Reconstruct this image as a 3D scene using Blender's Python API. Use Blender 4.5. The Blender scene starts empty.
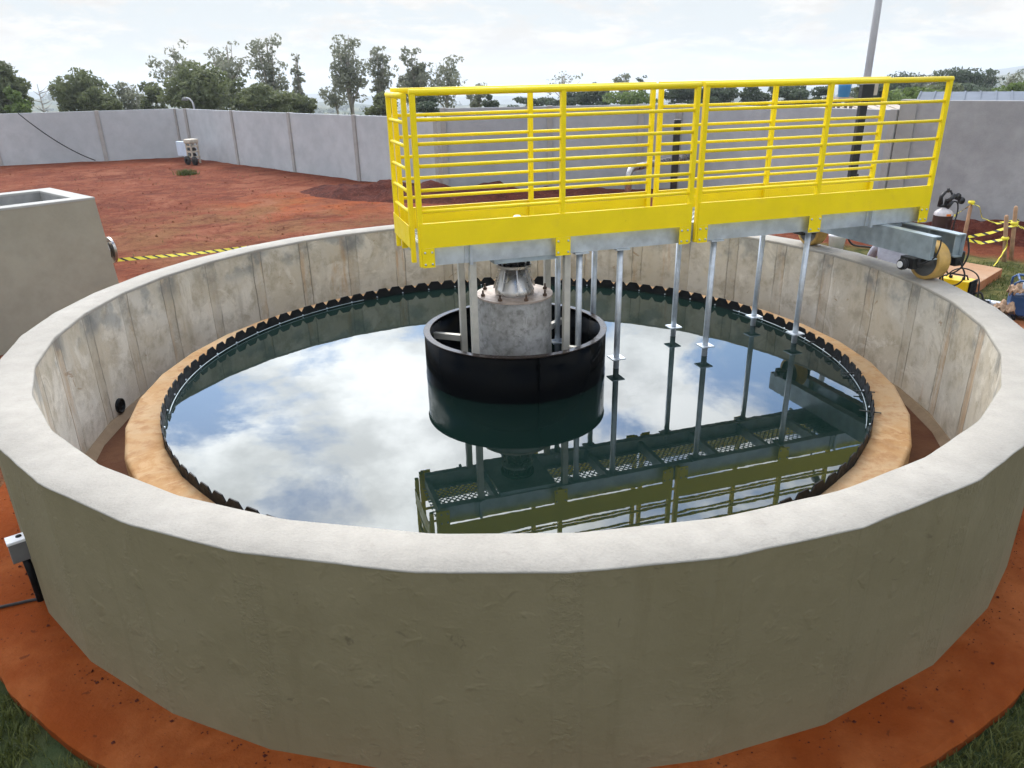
import bpy, bmesh, math, random
import numpy as np
from mathutils import Vector, Matrix, noise as mnoise
random.seed(7)
SC = bpy.context.scene
COL = SC.collection
R = math.radians

# ------------------------------------------------------------------ camera
CAM = Vector((0.0, -6.953, 3.21))
FWD = Vector((-0.005256, 0.924030, -0.382283))
RGT = Vector((0.999843, -0.001606, -0.017629))
UPV = Vector((0.016903, 0.382316, 0.923877))
FPX = 750.35
cd = bpy.data.cameras.new('camera')
cam = bpy.data.objects.new('camera', cd)
COL.objects.link(cam)
m = Matrix.Identity(4)
for i in range(3):
    m[i][0], m[i][1], m[i][2], m[i][3] = RGT[i], UPV[i], -FWD[i], CAM[i]
cam.matrix_world = m
cd.sensor_width = 36.0
cd.lens = FPX / 1024 * 36
cd.clip_start = 0.05
cd.clip_end = 20000
SC.camera = cam

# ------------------------------------------------------------------ world, sun, exposure
SUN_EL, SUN_AZ = 44.0, -12.0          # azimuth from +Y towards +X
world = bpy.data.worlds.new('World')
SC.world = world
world.use_nodes = True
wt = world.node_tree
N, L = wt.nodes, wt.links
N.clear()


def wn(t, **k):
    n = N.new(t)
    for a, b in k.items():
        setattr(n, a, b)
    return n


def wmath(op, a, b=None, clamp=False):
    n = wn('ShaderNodeMath', operation=op, use_clamp=clamp)
    for i, v in enumerate((a, b)):
        if v is None:
            continue
        if isinstance(v, (int, float)):
            n.inputs[i].default_value = v
        else:
            L.new(v, n.inputs[i])
    return n.outputs[0]


sky = wn('ShaderNodeTexSky', sky_type='NISHITA', sun_disc=False)
sky.sun_elevation = R(SUN_EL)
sky.sun_rotation = R(SUN_AZ)
sky.air_density = 1.0
sky.dust_density = 0.4
sky.ozone_density = 2.0
tc = wn('ShaderNodeTexCoord')
sep = wn('ShaderNodeSeparateXYZ')
L.new(tc.outputs['Generated'], sep.inputs[0])
zc = wmath('MAXIMUM', sep.outputs[2], 0.0)
den = wmath('ADD', zc, 0.26)
cx = wmath('DIVIDE', sep.outputs[0], den)
cy = wmath('DIVIDE', sep.outputs[1], den)
comb = wn('ShaderNodeCombineXYZ')
L.new(cx, comb.inputs[0])
L.new(cy, comb.inputs[1])
comb.inputs[2].default_value = 8.4
n1 = wn('ShaderNodeTexNoise')
n1.inputs['Scale'].default_value = 1.9
n1.inputs['Detail'].default_value = 9
n1.inputs['Roughness'].default_value = 0.63
n1.inputs['Distortion'].default_value = 0.3
L.new(comb.outputs[0], n1.inputs['Vector'])
# brightness towards the sun (veil of thin cloud)
sd = (math.sin(R(SUN_AZ)) * math.cos(R(SUN_EL)), math.cos(R(SUN_AZ)) * math.cos(R(SUN_EL)), math.sin(R(SUN_EL)))
dotn = wn('ShaderNodeVectorMath', operation='DOT_PRODUCT')
L.new(tc.outputs['Generated'], dotn.inputs[0])
dotn.inputs[1].default_value = sd
dcl = wmath('MAXIMUM', dotn.outputs['Value'], 0.0)
glow = wmath('POWER', dcl, 14.0)
cov = wmath('ADD', n1.outputs['Fac'], wmath('MULTIPLY', wmath('POWER', dcl, 8.0), 0.07))
cr = wn('ShaderNodeMapRange', interpolation_type='SMOOTHSTEP')
L.new(cov, cr.inputs[0])
cr.inputs[1].default_value = 0.44
cr.inputs[2].default_value = 0.57
zr = wn('ShaderNodeMapRange', interpolation_type='SMOOTHSTEP')
L.new(zc, zr.inputs[0])
zr.inputs[1].default_value = 0.10
zr.inputs[2].default_value = 0.42
# cloud brightness: dimmer low down, bright overhead, brightest in front of the sun
cb = wmath('ADD', 7.5, wmath('MULTIPLY', zr.outputs[0], wmath('ADD', 10.5, wmath('ADD', wmath('MULTIPLY', glow, 34.0), wmath('MULTIPLY', wmath('POWER', dcl, 4.0), 40.0)))))
skb = wn('ShaderNodeVectorMath', operation='SCALE')
L.new(sky.outputs[0], skb.inputs[0])
L.new(wmath('ADD', 2.0, wmath('MULTIPLY', wmath('POWER', dcl, 3.0), 3.0)), skb.inputs['Scale'])
n2 = wn('ShaderNodeTexNoise')
n2.inputs['Scale'].default_value = 3.4
n2.inputs['Detail'].default_value = 8
n2.inputs['Roughness'].default_value = 0.6
L.new(comb.outputs[0], n2.inputs['Vector'])
tone = wn('ShaderNodeMapRange', interpolation_type='SMOOTHSTEP')
L.new(n2.outputs['Fac'], tone.inputs[0])
for i_, v_ in enumerate((0.38, 0.62, 0.66, 1.06)):
    tone.inputs[i_ + 1].default_value = v_
soft = wmath('MULTIPLY', wmath('SUBTRACT', 1.0, tone.outputs[0]), wmath('ADD', 0.38, wmath('MULTIPLY', zr.outputs[0], 0.62)))
cb = wmath('MULTIPLY', cb, wmath('SUBTRACT', 1.0, soft))
ccol = wn('ShaderNodeCombineXYZ')
L.new(cb, ccol.inputs[0])
L.new(wmath('MULTIPLY', cb, 0.985), ccol.inputs[1])
L.new(wmath('MULTIPLY', cb, 0.955), ccol.inputs[2])
# horizon veil
hzr = wn('ShaderNodeMapRange', interpolation_type='SMOOTHSTEP')
L.new(zc, hzr.inputs[0])
hzr.inputs[1].default_value = 0.09
hzr.inputs[2].default_value = 0.40
hzr.inputs[3].default_value = 1.0
hzr.inputs[4].default_value = 0.0
hz = hzr.outputs[0]
hzmix = wn('ShaderNodeMix', data_type='RGBA')
L.new(wmath('MULTIPLY', hz, 0.98), hzmix.inputs[0])
L.new(skb.outputs[0], hzmix.inputs[6])
hzmix.inputs[7].default_value = (5.7, 6.05, 6.3, 1)
cmix = wn('ShaderNodeMix', data_type='RGBA')
L.new(wmath('MULTIPLY', cr.outputs[0], 0.9), cmix.inputs[0])
L.new(hzmix.outputs[2], cmix.inputs[6])
L.new(ccol.outputs[0], cmix.inputs[7])
bg = wn('ShaderNodeBackground')
bg.inputs[1].default_value = 0.10
L.new(cmix.outputs[2], bg.inputs[0])
wo = wn('ShaderNodeOutputWorld')
L.new(bg.outputs[0], wo.inputs[0])

sl = bpy.data.lights.new('sun', 'SUN')
sl.energy = 0.7
sl.angle = R(9)
sl.color = (1.0, 0.95, 0.87)
sun = bpy.data.objects.new('sun', sl)
COL.objects.link(sun)
sun.rotation_euler = Vector(sd).to_track_quat('Z', 'Y').to_euler()
sun.location = Vector(sd) * 40
vs = SC.view_settings
vs.view_transform = 'Standard'
vs.look = 'None'
vs.gamma = 1
vs.use_curve_mapping = False
vs.exposure = 0.43


# ------------------------------------------------------------------ helpers
def ray(px, py):
    return FWD + RGT * ((px - 512) / FPX) - UPV * ((py - 384) / FPX)


def at(px, py, X=None, Y=None, Z=None):
    """world point on the sight line of a picture point, at a known coordinate"""
    d = ray(px, py)
    if Z is not None:
        t = (Z - CAM.z) / d.z
    elif Y is not None:
        t = (Y - CAM.y) / d.y
    else:
        t = (X - CAM.x) / d.x
    return CAM + d * t


def tag(o, label=None, cat=None, group=None, kind=None):
    if label:
        o['label'] = label
    if cat:
        o['category'] = cat
    if group:
        o['group'] = group
    if kind:
        o['kind'] = kind
    return o


def thing(name, label, cat, loc=(0, 0, 0), rz=0.0, group=None):
    o = bpy.data.objects.new(name, None)
    COL.objects.link(o)
    o.location = loc
    o.rotation_euler = (0, 0, rz)
    o.empty_display_size = 0.2
    return tag(o, label, cat, group)


class MB:
    """collects shapes; build() links them as one mesh object"""

    def __init__(self):
        self.bm = bmesh.new()
        self.mi = 0

    def _done(self, vs):
        fs = set()
        for v in vs:
            fs.update(v.link_faces)
        for f in fs:
            f.material_index = self.mi

    def box(self, x0, x1, y0, y1, z0, z1, M=None):
        c = [(x0, y0, z0), (x1, y0, z0), (x1, y1, z0), (x0, y1, z0), (x0, y0, z1), (x1, y0, z1), (x1, y1, z1), (x0, y1, z1)]
        vs = [self.bm.verts.new(M @ Vector(p) if M else p) for p in c]
        for f in ((0, 3, 2, 1), (4, 5, 6, 7), (0, 1, 5, 4), (1, 2, 6, 5), (2, 3, 7, 6), (3, 0, 4, 7)):
            self.bm.faces.new([vs[i] for i in f]).material_index = self.mi
        return self

    def tube(self, pts, r, n=10, cap=True):
        pts = [Vector(p) for p in pts]
        rs = r if isinstance(r, (list, tuple)) else [r] * len(pts)
        rings = []
        ref = None
        for i, p in enumerate(pts):
            d = (pts[min(i + 1, len(pts) - 1)] - pts[max(i - 1, 0)]).normalized()
            if ref is None:
                ref = d.orthogonal().normalized()
            a = (ref - d * ref.dot(d))
            a = a.normalized() if a.length > 1e-4 else d.orthogonal().normalized()
            ref = a
            b = d.cross(a)
            rings.append([self.bm.verts.new(p + (a * math.cos(t) + b * math.sin(t)) * rs[i]) for t in (2 * math.pi * k / n for k in range(n))])
        for A, B in zip(rings, rings[1:]):
            for k in range(n):
                f = self.bm.faces.new((A[k], A[(k + 1) % n], B[(k + 1) % n], B[k]))
                f.material_index = self.mi
                f.smooth = True
        if cap:
            self.bm.faces.new(rings[0][::-1]).material_index = self.mi
            self.bm.faces.new(rings[-1]).material_index = self.mi
        return self

    def cable(self, pts, r, n=8, sub=8):
        """tube along a smooth curve through the points"""
        P_ = [Vector(p) for p in pts]
        P_ = [P_[0] * 2 - P_[1]] + P_ + [P_[-1] * 2 - P_[-2]]
        out = []
        for k in range(1, len(P_) - 2):
            a, b, c, d = P_[k - 1:k + 3]
            for q in range(sub):
                t = q / sub
                out.append(.5 * (2 * b + (c - a) * t + (2 * a - 5 * b + 4 * c - d) * t * t + (3 * b - a - 3 * c + d) * t ** 3))
        out.append(P_[-2])
        return self.tube(out, r, n)

    def lathe(self, prof, n=48, c=(0, 0, 0), M=None, close=False, smooth=True, a0=0.0, a1=None):
        """profile of (r, z) turned about z"""
        full = a1 is None
        cnt = n if full else n + 1
        rings = []
        for k in range(cnt):
            t = a0 + (2 * math.pi if full else (a1 - a0)) * k / n
            row = []
            for r, z in prof:
                p = Vector((c[0] + r * math.cos(t), c[1] + r * math.sin(t), c[2] + z))
                row.append(self.bm.verts.new(M @ p if M else p))
            rings.append(row)
        mm = len(prof)
        for k in range(n):
            A, B = rings[k], rings[(k + 1) % cnt]
            for j in range(mm if close else mm - 1):
                j2 = (j + 1) % mm
                try:
                    f = self.bm.faces.new((A[j], B[j], B[j2], A[j2]))
                    f.material_index = self.mi
                    f.smooth = smooth
                except ValueError:
                    pass
        return self

    def disc(self, r, z, n=48, c=(0, 0), M=None):
        vs = []
        for k in range(n):
            t = 2 * math.pi * k / n
            p = Vector((c[0] + r * math.cos(t), c[1] + r * math.sin(t), z))
            vs.append(self.bm.verts.new(M @ p if M else p))
        self.bm.faces.new(vs).material_index = self.mi
        return self

    def poly(self, pts):
        self.bm.faces.new([self.bm.verts.new(p) for p in pts]).material_index = self.mi
        return self

    def prism(self, out, ext, M=None):
        """closed outline (3D points) pushed along ext"""
        ext = Vector(ext)
        a = [Vector(p) for p in out]
        b = [p + ext for p in a]
        if M:
            a = [M @ p for p in a]
            b = [M @ p for p in b]
        va = [self.bm.verts.new(p) for p in a]
        vb = [self.bm.verts.new(p) for p in b]
        self.bm.faces.new(va[::-1]).material_index = self.mi
        self.bm.faces.new(vb).material_index = self.mi
        n = len(va)
        for k in range(n):
            self.bm.faces.new((va[k], va[(k + 1) % n], vb[(k + 1) % n], vb[k])).material_index = self.mi
        return self

    def build(self, name, mat, parent=None, bevel=0.0, seg=2, smooth=False, recalc=True, loc=None):
        if recalc:
            bmesh.ops.recalc_face_normals(self.bm, faces=self.bm.faces[:])
        me = bpy.data.meshes.new(name)
        self.bm.to_mesh(me)
        self.bm.free()
        o = bpy.data.objects.new(name, me)
        COL.objects.link(o)
        for mt in (mat if isinstance(mat, (list, tuple)) else [mat]):
            me.materials.append(mt)
        if smooth:
            me.polygons.foreach_set('use_smooth', [True] * len(me.polygons))
        if parent:
            o.parent = parent
        if loc:
            o.location = loc
        if bevel:
            b = o.modifiers.new('bevel', 'BEVEL')
            b.width = bevel
            b.segments = seg
            b.limit_method = 'ANGLE'
            b.angle_limit = R(40)
        return o


def mesh_obj(name, verts, faces, mat, parent=None, smooth=False):
    me = bpy.data.meshes.new(name)
    me.from_pydata([tuple(v) for v in verts], [], faces)
    me.update()
    if smooth:
        me.polygons.foreach_set('use_smooth', [True] * len(me.polygons))
    o = bpy.data.objects.new(name, me)
    COL.objects.link(o)
    for mt in (mat if isinstance(mat, (list, tuple)) else [mat]):
        me.materials.append(mt)
    if parent:
        o.parent = parent
    return o


# ------------------------------------------------------------------ materials
class NT:
    def __init__(self, name):
        self.mat = bpy.data.materials.new(name)
        self.mat.use_nodes = True
        self.t = self.mat.node_tree
        self.n = self.t.nodes
        self.l = self.t.links
        self.b = self.n['Principled BSDF']
        self.out = self.n['Material Output']

    def node(self, t, **k):
        x = self.n.new(t)
        for a, b in k.items():
            setattr(x, a, b)
        return x

    def set(self, sock, v):
        if isinstance(v, (int, float)):
            sock.default_value = v
        elif isinstance(v, (tuple, list)):
            sock.default_value = tuple(v) + ((1,) if len(v) == 3 and len(sock.default_value) == 4 else ())
        else:
            self.l.new(v, sock)

    def coord(self, kind='Object', scale=(1, 1, 1), loc=(0, 0, 0)):
        c = self.node('ShaderNodeTexCoord')
        mp = self.node('ShaderNodeMapping')
        mp.inputs['Scale'].default_value = scale
        mp.inputs['Location'].default_value = loc
        self.l.new(c.outputs[kind], mp.inputs[0])
        return mp.outputs[0]

    def noise(self, vec, scale, detail=5, rough=0.55, dist=0.0):
        x = self.node('ShaderNodeTexNoise')
        x.inputs['Scale'].default_value = scale
        x.inputs['Detail'].default_value = detail
        x.inputs['Roughness'].default_value = rough
        x.inputs['Distortion'].default_value = dist
        self.l.new(vec, x.inputs['Vector'])
        return x.outputs['Fac']

    def rng(self, v, a, b, c=0.0, d=1.0, smooth=True):
        x = self.node('ShaderNodeMapRange')
        if smooth:
            x.interpolation_type = 'SMOOTHSTEP'
        self.l.new(v, x.inputs[0])
        for i, q in enumerate((a, b, c, d)):
            x.inputs[i + 1].default_value = q
        return x.outputs[0]

    def math(self, op, a, b=None, clamp=False):
        x = self.node('ShaderNodeMath', operation=op, use_clamp=clamp)
        self.set(x.inputs[0], a)
        if b is not None:
            self.set(x.inputs[1], b)
        return x.outputs[0]

    def mix(self, f, a, b, mode='MIX'):
        x = self.node('ShaderNodeMix', data_type='RGBA', blend_type=mode)
        self.set(x.inputs[0], f)
        self.set(x.inputs[6], a)
        self.set(x.inputs[7], b)
        return x.outputs[2]

    def bump(self, h, strength=0.3, dist=0.02):
        x = self.node('ShaderNodeBump')
        x.inputs['Strength'].default_value = strength
        x.inputs['Distance'].default_value = dist
        self.l.new(h, x.inputs['Height'])
        self.l.new(x.outputs[0], self.b.inputs['Normal'])

    def fin(self, col, rough=0.8, metal=0.0, spec=0.5):
        self.set(self.b.inputs['Base Color'], col)
        self.set(self.b.inputs['Roughness'], rough)
        self.set(self.b.inputs['Metallic'], metal)
        self.set(self.b.inputs['Specular IOR Level'], spec)
        return self.mat


def plain(name, col, rough=0.6, metal=0.0, var=0.12, scale=6.0, spec=0.5, bump=0.0):
    t = NT(name)
    v = t.coord('Object')
    f = t.noise(v, scale, 6)
    lo = tuple(c * (1 - var) for c in col)
    hi = tuple(min(1, c * (1 + var)) for c in col)
    c = t.mix(t.rng(f, 0.3, 0.7), lo, hi)
    r = t.rng(t.noise(v, scale * 2.3, 4), 0.3, 0.7, max(0.03, rough - 0.1), min(1, rough + 0.1))
    if bump:
        t.bump(t.noise(v, scale * 4, 6), bump, 0.01)
    return t.fin(c, r, metal, spec)


def concrete(name, base, stain, scale=1.0, bump=0.25, fine=0.08, speck=None, spec=0.3):
    t = NT(name)
    v = t.coord('Object')
    big = t.noise(v, 0.8 * scale, 6, 0.6, 0.4)
    mid = t.noise(v, 4.0 * scale, 8, 0.65)
    fin = t.noise(v, 40 * scale, 4)
    c = t.mix(t.rng(big, 0.35, 0.68), base, stain)
    c = t.mix(t.rng(mid, 0.3, 0.75, 0.0, 0.55), c, tuple(x * 0.78 for x in base))
    c = t.mix(t.math('MULTIPLY', t.rng(fin, 0.35, 0.7), fine * 2), c, tuple(x * 1.25 for x in base))
    if speck:
        sp = t.rng(t.noise(v, 9 * scale, 3), 0.66, 0.72)
        c = t.mix(t.math('MULTIPLY', sp, 0.6), c, speck)
    h = t.math('ADD', t.math('MULTIPLY', mid, 1.0), t.math('MULTIPLY', fin, 0.25))
    t.bump(h, bump, 0.03)
    return t.fin(c, 0.88, 0.0, spec)


def facet_wall(name, base, stain, dark, rust, panel, off, lines=True, rim_dark=True, zt=1.23, joint=1.0, mottle=1.0, mud=False, jb=None, cs=1.0):
    """concrete cast in flat panels: u runs round the tank in metres, v is height"""
    t = NT(name)
    uvn = t.node('ShaderNodeUVMap')
    s = t.node('ShaderNodeSeparateXYZ')
    t.l.new(uvn.outputs[0], s.inputs[0])
    u, vv = s.outputs[0], s.outputs[1]
    ob = t.coord('Object', (cs, cs, cs))
    st = t.node('ShaderNodeMapping')
    st.inputs['Scale'].default_value = (1, 0.13, 1)
    t.l.new(uvn.outputs[0], st.inputs[0])
    big = t.noise(ob, 1.1, 7, 0.62, 0.5)
    mid = t.noise(ob, 5, 8, 0.66)
    fin = t.noise(ob, 45, 4)
    strk = t.noise(st.outputs[0], 5.5, 7, 0.62)
    c = t.mix(t.rng(big, 0.36, 0.64), base, stain)
    c = t.mix(t.rng(mid, 0.44, 0.70, 0, 0.75 * mottle), c, dark)
    c = t.mix(t.rng(t.noise(ob, 2.1, 7, 0.7, 0.9), 0.52, 0.62, 0, 0.55 * mottle), c, tuple(min(1, x * 1.22) for x in stain))
    c = t.mix(t.rng(strk, 0.55, 0.72, 0, 0.5), c, dark)
    rs = t.noise(st.outputs[0], 2.1, 6, 0.7)
    c = t.mix(t.rng(rs, 0.58, 0.74, 0, 0.75), c, rust)
    spot = t.rng(t.noise(ob, 3.4, 5, 0.75, 0.8), 0.655, 0.70)
    c = t.mix(t.math('MULTIPLY', spot, 0.6), c, tuple(x * 0.55 for x in rust))
    # patched panel joints
    fr = t.math('FRACT', t.math('ADD', t.math('DIVIDE', u, panel), off))
    dj = t.math('MULTIPLY', t.math('ABSOLUTE', t.math('SUBTRACT', fr, 0.5)), panel)   # 0 at the joint
    wob = t.math('ADD', dj, t.math('MULTIPLY', t.math('SUBTRACT', mid, 0.5), 0.05))
    band = t.rng(wob, 0.060, 0.072, 1, 0)
    edge = t.math('MULTIPLY', t.rng(wob, 0.055, 0.066), t.rng(wob, 0.068, 0.082, 1, 0))
    jrow = t.rng(t.noise(t.coord('Object', (0.8, 0.8, 0.05)), 1.3, 2), 0.40, 0.62)
    if lines:
        vr = t.rng(t.noise(st.outputs[0], 3.2, 5, 0.7), 0.44, 0.62)
        c = t.mix(t.math('MULTIPLY', t.math('MULTIPLY', band, vr), t.math('ADD', t.math('MULTIPLY', jrow, 0.7 * joint), 0.05)), c, rust)
        c = t.mix(t.math('MULTIPLY', band, t.math('MULTIPLY', t.math('SUBTRACT', 1.0, jrow), 0.35 * min(1, joint * 1.2))), c, dark)
        c = t.mix(t.math('MULTIPLY', t.math('MULTIPLY', edge, 0.75 * joint), t.rng(t.noise(st.outputs[0], 6.0, 4, 0.7), 0.38, 0.6)), c, tuple(x * 0.45 for x in dark))
    if rim_dark:
        damp = t.math('MULTIPLY', t.rng(t.math('ADD', vv, t.math('MULTIPLY', t.math('SUBTRACT', big, 0.5), 0.55)), zt - 0.34, zt - 0.2), 0.55)
        wet = t.rng(t.noise(ob, 2.2, 4, 0.6), 0.5, 0.62)
        c = t.mix(t.math('MULTIPLY', damp, wet), c, (0.20, 0.215, 0.215))
        topj = t.math('MULTIPLY', t.rng(vv, zt - 0.42, zt - 0.08), t.rng(t.math('ADD', dj, t.math('MULTIPLY', t.math('SUBTRACT', big, 0.5), 0.3)), 0.07, 0.17, 1, 0))
        c = t.mix(t.math('MULTIPLY', topj, t.rng(t.noise(ob, 3.0, 5, 0.7), 0.40, 0.6, 0, 0.7)), c, (0.17, 0.175, 0.165))
    if mud:      # soil splashed up on the foot of the wall
        pale = t.rng(t.noise(st.outputs[0], 1.7, 6, 0.7), 0.58, 0.70, 0, 0.3)
        c = t.mix(pale, c, (0.225, 0.195, 0.125))
    h = t.math('ADD', t.math('ADD', t.math('MULTIPLY', mid, 0.7), t.math('MULTIPLY', fin, 0.15)),
               t.math('ADD', t.math('MULTIPLY', band, 0.35 * joint), t.math('MULTIPLY', edge, -0.5 * joint)))
    if jb:      # trowelled-over joints: pitted vertical scars and lumps
        pit = t.math('MULTIPLY', t.rng(t.noise(ob, 26, 4, 0.7), 0.42, 0.62), t.rng(t.noise(ob, 2.2, 3), 0.45, 0.6))
        h = t.math('ADD', h, t.math('MULTIPLY', t.math('MULTIPLY', pit, t.rng(wob, 0.05, 0.10, 1, 0)), jb * 0.55))
        h = t.math('ADD', h, t.math('MULTIPLY', t.rng(t.noise(ob, 7, 3, 0.55, 0.3), 0.55, 0.80), 0.5))
    t.bump(h, 0.35, 0.03)
    return t.fin(c, 0.85, 0, 0.3)


M = {}
PANEL = 2 * math.pi * 4.0 / 36
M['inner'] = facet_wall('inner_concrete', (0.51, 0.45, 0.345), (0.58, 0.54, 0.46), (0.33, 0.285, 0.21), (0.44, 0.24, 0.09), PANEL, 0.5 - 4 / 10)
M['outer'] = facet_wall('outer_render', (0.180, 0.150, 0.084), (0.200, 0.168, 0.098), (0.148, 0.122, 0.066), (0.19, 0.16, 0.095), 2 * math.pi * 4.285 / 36, 0.5 - 3 / 10, True, False, joint=0.10, mottle=0.25, mud=True, jb=0.7)
M['rim'] = concrete('rim_render', (0.320, 0.298, 0.258), (0.375, 0.350, 0.305), 1.6, 0.4, 0.12, (0.29, 0.265, 0.23))
M['ring'] = facet_wall('launder_concrete', (0.345, 0.195, 0.078), (0.37, 0.25, 0.135), (0.25, 0.115, 0.04), (0.24, 0.085, 0.022), 9.0, 0.0, False, False, mottle=0.9, cs=1.8)
M['chan'] = concrete('channel_floor_mud', (0.085, 0.028, 0.009), (0.12, 0.05, 0.02), 2, 0.3, 0.1)
M['chanwall'] = concrete('silted_concrete', (0.20, 0.14, 0.085), (0.27, 0.20, 0.13), 2, 0.3, 0.1)
M['path'] = concrete('path_earthy_concrete', (0.185, 0.040, 0.007), (0.29, 0.092, 0.028), 1.5, 0.6, 0.12, (0.07, 0.018, 0.008), 0.06)
M['slab'] = concrete('slab_dusty_concrete', (0.34, 0.19, 0.10), (0.40, 0.27, 0.18), 1.5, 0.25, 0.08)
M['slab_edge'] = concrete('slab_edge_clay', (0.38, 0.13, 0.05), (0.45, 0.2, 0.09), 2, 0.4, 0.1)
M['precast'] = concrete('precast_panel', (0.44, 0.465, 0.48), (0.53, 0.55, 0.56), 0.5, 0.1, 0.05)
M['precast_far'] = concrete('precast_panel_old', (0.35, 0.365, 0.38), (0.42, 0.43, 0.44), 0.6, 0.12, 0.05)
M['rightwall'] = concrete('cast_wall', (0.33, 0.325, 0.325), (0.43, 0.425, 0.42), 1.0, 0.25, 0.08)
M['wpost'] = concrete('wall_post', (0.34, 0.33, 0.31), (0.41, 0.40, 0.38), 1.0, 0.2, 0.05)
M['boxout'] = concrete('box_render', (0.34, 0.315, 0.24), (0.38, 0.355, 0.275), 0.8, 0.15, 0.05)
M['boxtop'] = concrete('box_top_render', (0.38, 0.375, 0.345), (0.44, 0.43, 0.40), 1.0, 0.15, 0.05)
M['boxin'] = concrete('box_inside', (0.25, 0.25, 0.235), (0.35, 0.345, 0.33), 1.5, 0.2, 0.05)
M['column'] = facet_wall('column_concrete', (0.25, 0.245, 0.225), (0.36, 0.355, 0.34), (0.13, 0.125, 0.11), (0.30, 0.27, 0.23), 9.0, 0.0, False, False, cs=3.2)
M['column'].node_tree.nodes['Principled BSDF'].inputs['Roughness'].default_value = 0.75
def worn_paint(name, col):
    t = NT(name)
    v = t.coord('Object')
    c = t.mix(t.rng(t.noise(v, 2.5, 5, 0.6), 0.35, 0.7), tuple(x * .93 for x in col), col)
    dust = t.math('MULTIPLY', t.rng(t.noise(v, 7, 7, 0.7, 0.6), 0.54, 0.74), 0.14)
    c = t.mix(dust, c, (0.55, 0.36, 0.10))
    chip = t.rng(t.noise(v, 18, 5, 0.65), 0.71, 0.735)
    c = t.mix(t.math('MULTIPLY', chip, 0.7), c, (0.28, 0.12, 0.03))
    t.bump(t.noise(v, 30, 4), 0.06, 0.005)
    return t.fin(c, t.rng(t.noise(v, 9, 4), 0.3, 0.7, 0.28, 0.52), 0, 0.3)


M['yellow'] = worn_paint('yellow_paint', (0.92, 0.70, 0.004))
M['yellow2'] = plain('yellow_enamel', (0.78, 0.52, 0.01), 0.4, 0, 0.08, 8)
M['galv'] = plain('galvanised_steel', (0.50, 0.55, 0.60), 0.48, 0.55, 0.14, 9)
M['galv2'] = plain('galvanised_pipe', (0.52, 0.56, 0.60), 0.42, 0.6, 0.12, 14)
M['beam'] = plain('carriage_steel', (0.34, 0.40, 0.43), 0.5, 0.45, 0.18, 7)
M['tube'] = plain('square_tube_steel', (0.50, 0.48, 0.42), 0.55, 0.25, 0.1, 8)
M['stainless'] = plain('stainless_steel', (0.44, 0.42, 0.39), 0.32, 0.9, 0.12, 5)
M['capplate'] = plain('rusty_cap_plate', (0.36, 0.29, 0.24), 0.55, 0.2, 0.2, 14)
M['rustbolt'] = plain('rusty_bolt', (0.09, 0.055, 0.035), 0.6, 0.3, 0.2, 20)
M['blackgrp'] = plain('black_gelcoat', (0.002, 0.0025, 0.003), 0.15, 0, 0.1, 2, 0.03)
M['blackpl'] = plain('black_plastic', (0.007, 0.0075, 0.008), 0.5, 0, 0.3, 10, 0.12)
M['blackm'] = plain('black_metal', (0.016, 0.016, 0.017), 0.45, 0.1, 0.3, 8)
M['rubber'] = plain('black_rubber', (0.018, 0.018, 0.018), 0.7, 0, 0.2, 10)
M['flange'] = plain('drum_lip', (0.022, 0.015, 0.012), 0.2, 0, 0.25, 10, 0.12)
M['tyre'] = plain('polyurethane_tread', (0.50, 0.31, 0.085), 0.5, 0, 0.15, 10)
M['white'] = plain('white_plastic', (0.74, 0.75, 0.76), 0.45, 0, 0.06, 8)
M['grey'] = plain('grey_plastic', (0.13, 0.13, 0.125), 0.55, 0, 0.1, 8)
M['paleblue'] = plain('pale_blue_cabinet', (0.55, 0.66, 0.78), 0.4, 0, 0.08, 3)
M['beige'] = plain('beige_metal', (0.50, 0.45, 0.36), 0.6, 0, 0.15, 6)
M['blue'] = plain('blue_enamel', (0.02, 0.07, 0.19), 0.4, 0, 0.15, 6)
M['bluetank'] = plain('blue_water_tank', (0.05, 0.30, 0.62), 0.45, 0, 0.05, 3)
M['cloth'] = plain('brown_rag', (0.40, 0.27, 0.18), 0.95, 0, 0.4, 14, 0.1, 0.4)
M['shirt'] = plain('grey_shirt', (0.36, 0.37, 0.42), 0.95, 0, 0.14, 9, 0.1, 0.5)
M['trouser'] = plain('dark_trousers', (0.035, 0.04, 0.06), 0.95, 0, 0.2, 8, 0.1, 0.3)
M['skin'] = plain('skin', (0.36, 0.21, 0.14), 0.55, 0, 0.08, 9)
M['hair'] = plain('dark_hair', (0.015, 0.012, 0.01), 0.7, 0, 0.3, 30, 0.3)
M['wood'] = plain('raw_wood', (0.40, 0.25, 0.15), 0.85, 0, 0.25, 6, 0.2, 0.3)
M['cyl'] = plain('maroon_cylinder', (0.045, 0.025, 0.022), 0.4, 0, 0.2, 5)
M['cyltop'] = plain('cylinder_shoulder', (0.55, 0.52, 0.52), 0.4, 0, 0.1, 5)
M['orange'] = plain('orange_label', (0.80, 0.22, 0.03), 0.6, 0, 0.05, 5)
M['rooftin'] = plain('roof_sheet', (0.15, 0.17, 0.20), 0.8, 0.0, 0.12, 0.6, 0.1)
M['roofside'] = plain('roof_gable_paint', (0.26, 0.32, 0.33), 0.7, 0, 0.06, 0.6)
M['rooftan'] = plain('tan_fascia', (0.42, 0.36, 0.29), 0.8, 0, 0.1, 0.6)
M['redroof'] = plain('reddish_tiles', (0.28, 0.17, 0.14), 0.85, 0, 0.2, 2)
M['poleg'] = plain('grey_pole', (0.42, 0.43, 0.44), 0.6, 0.2, 0.06, 2)
M['trunk'] = plain('bark', (0.14, 0.115, 0.09), 0.95, 0, 0.3, 3, 0.1)
M['paletrunk'] = plain('pale_bark', (0.34, 0.31, 0.27), 0.9, 0, 0.25, 2, 0.1)


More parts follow.
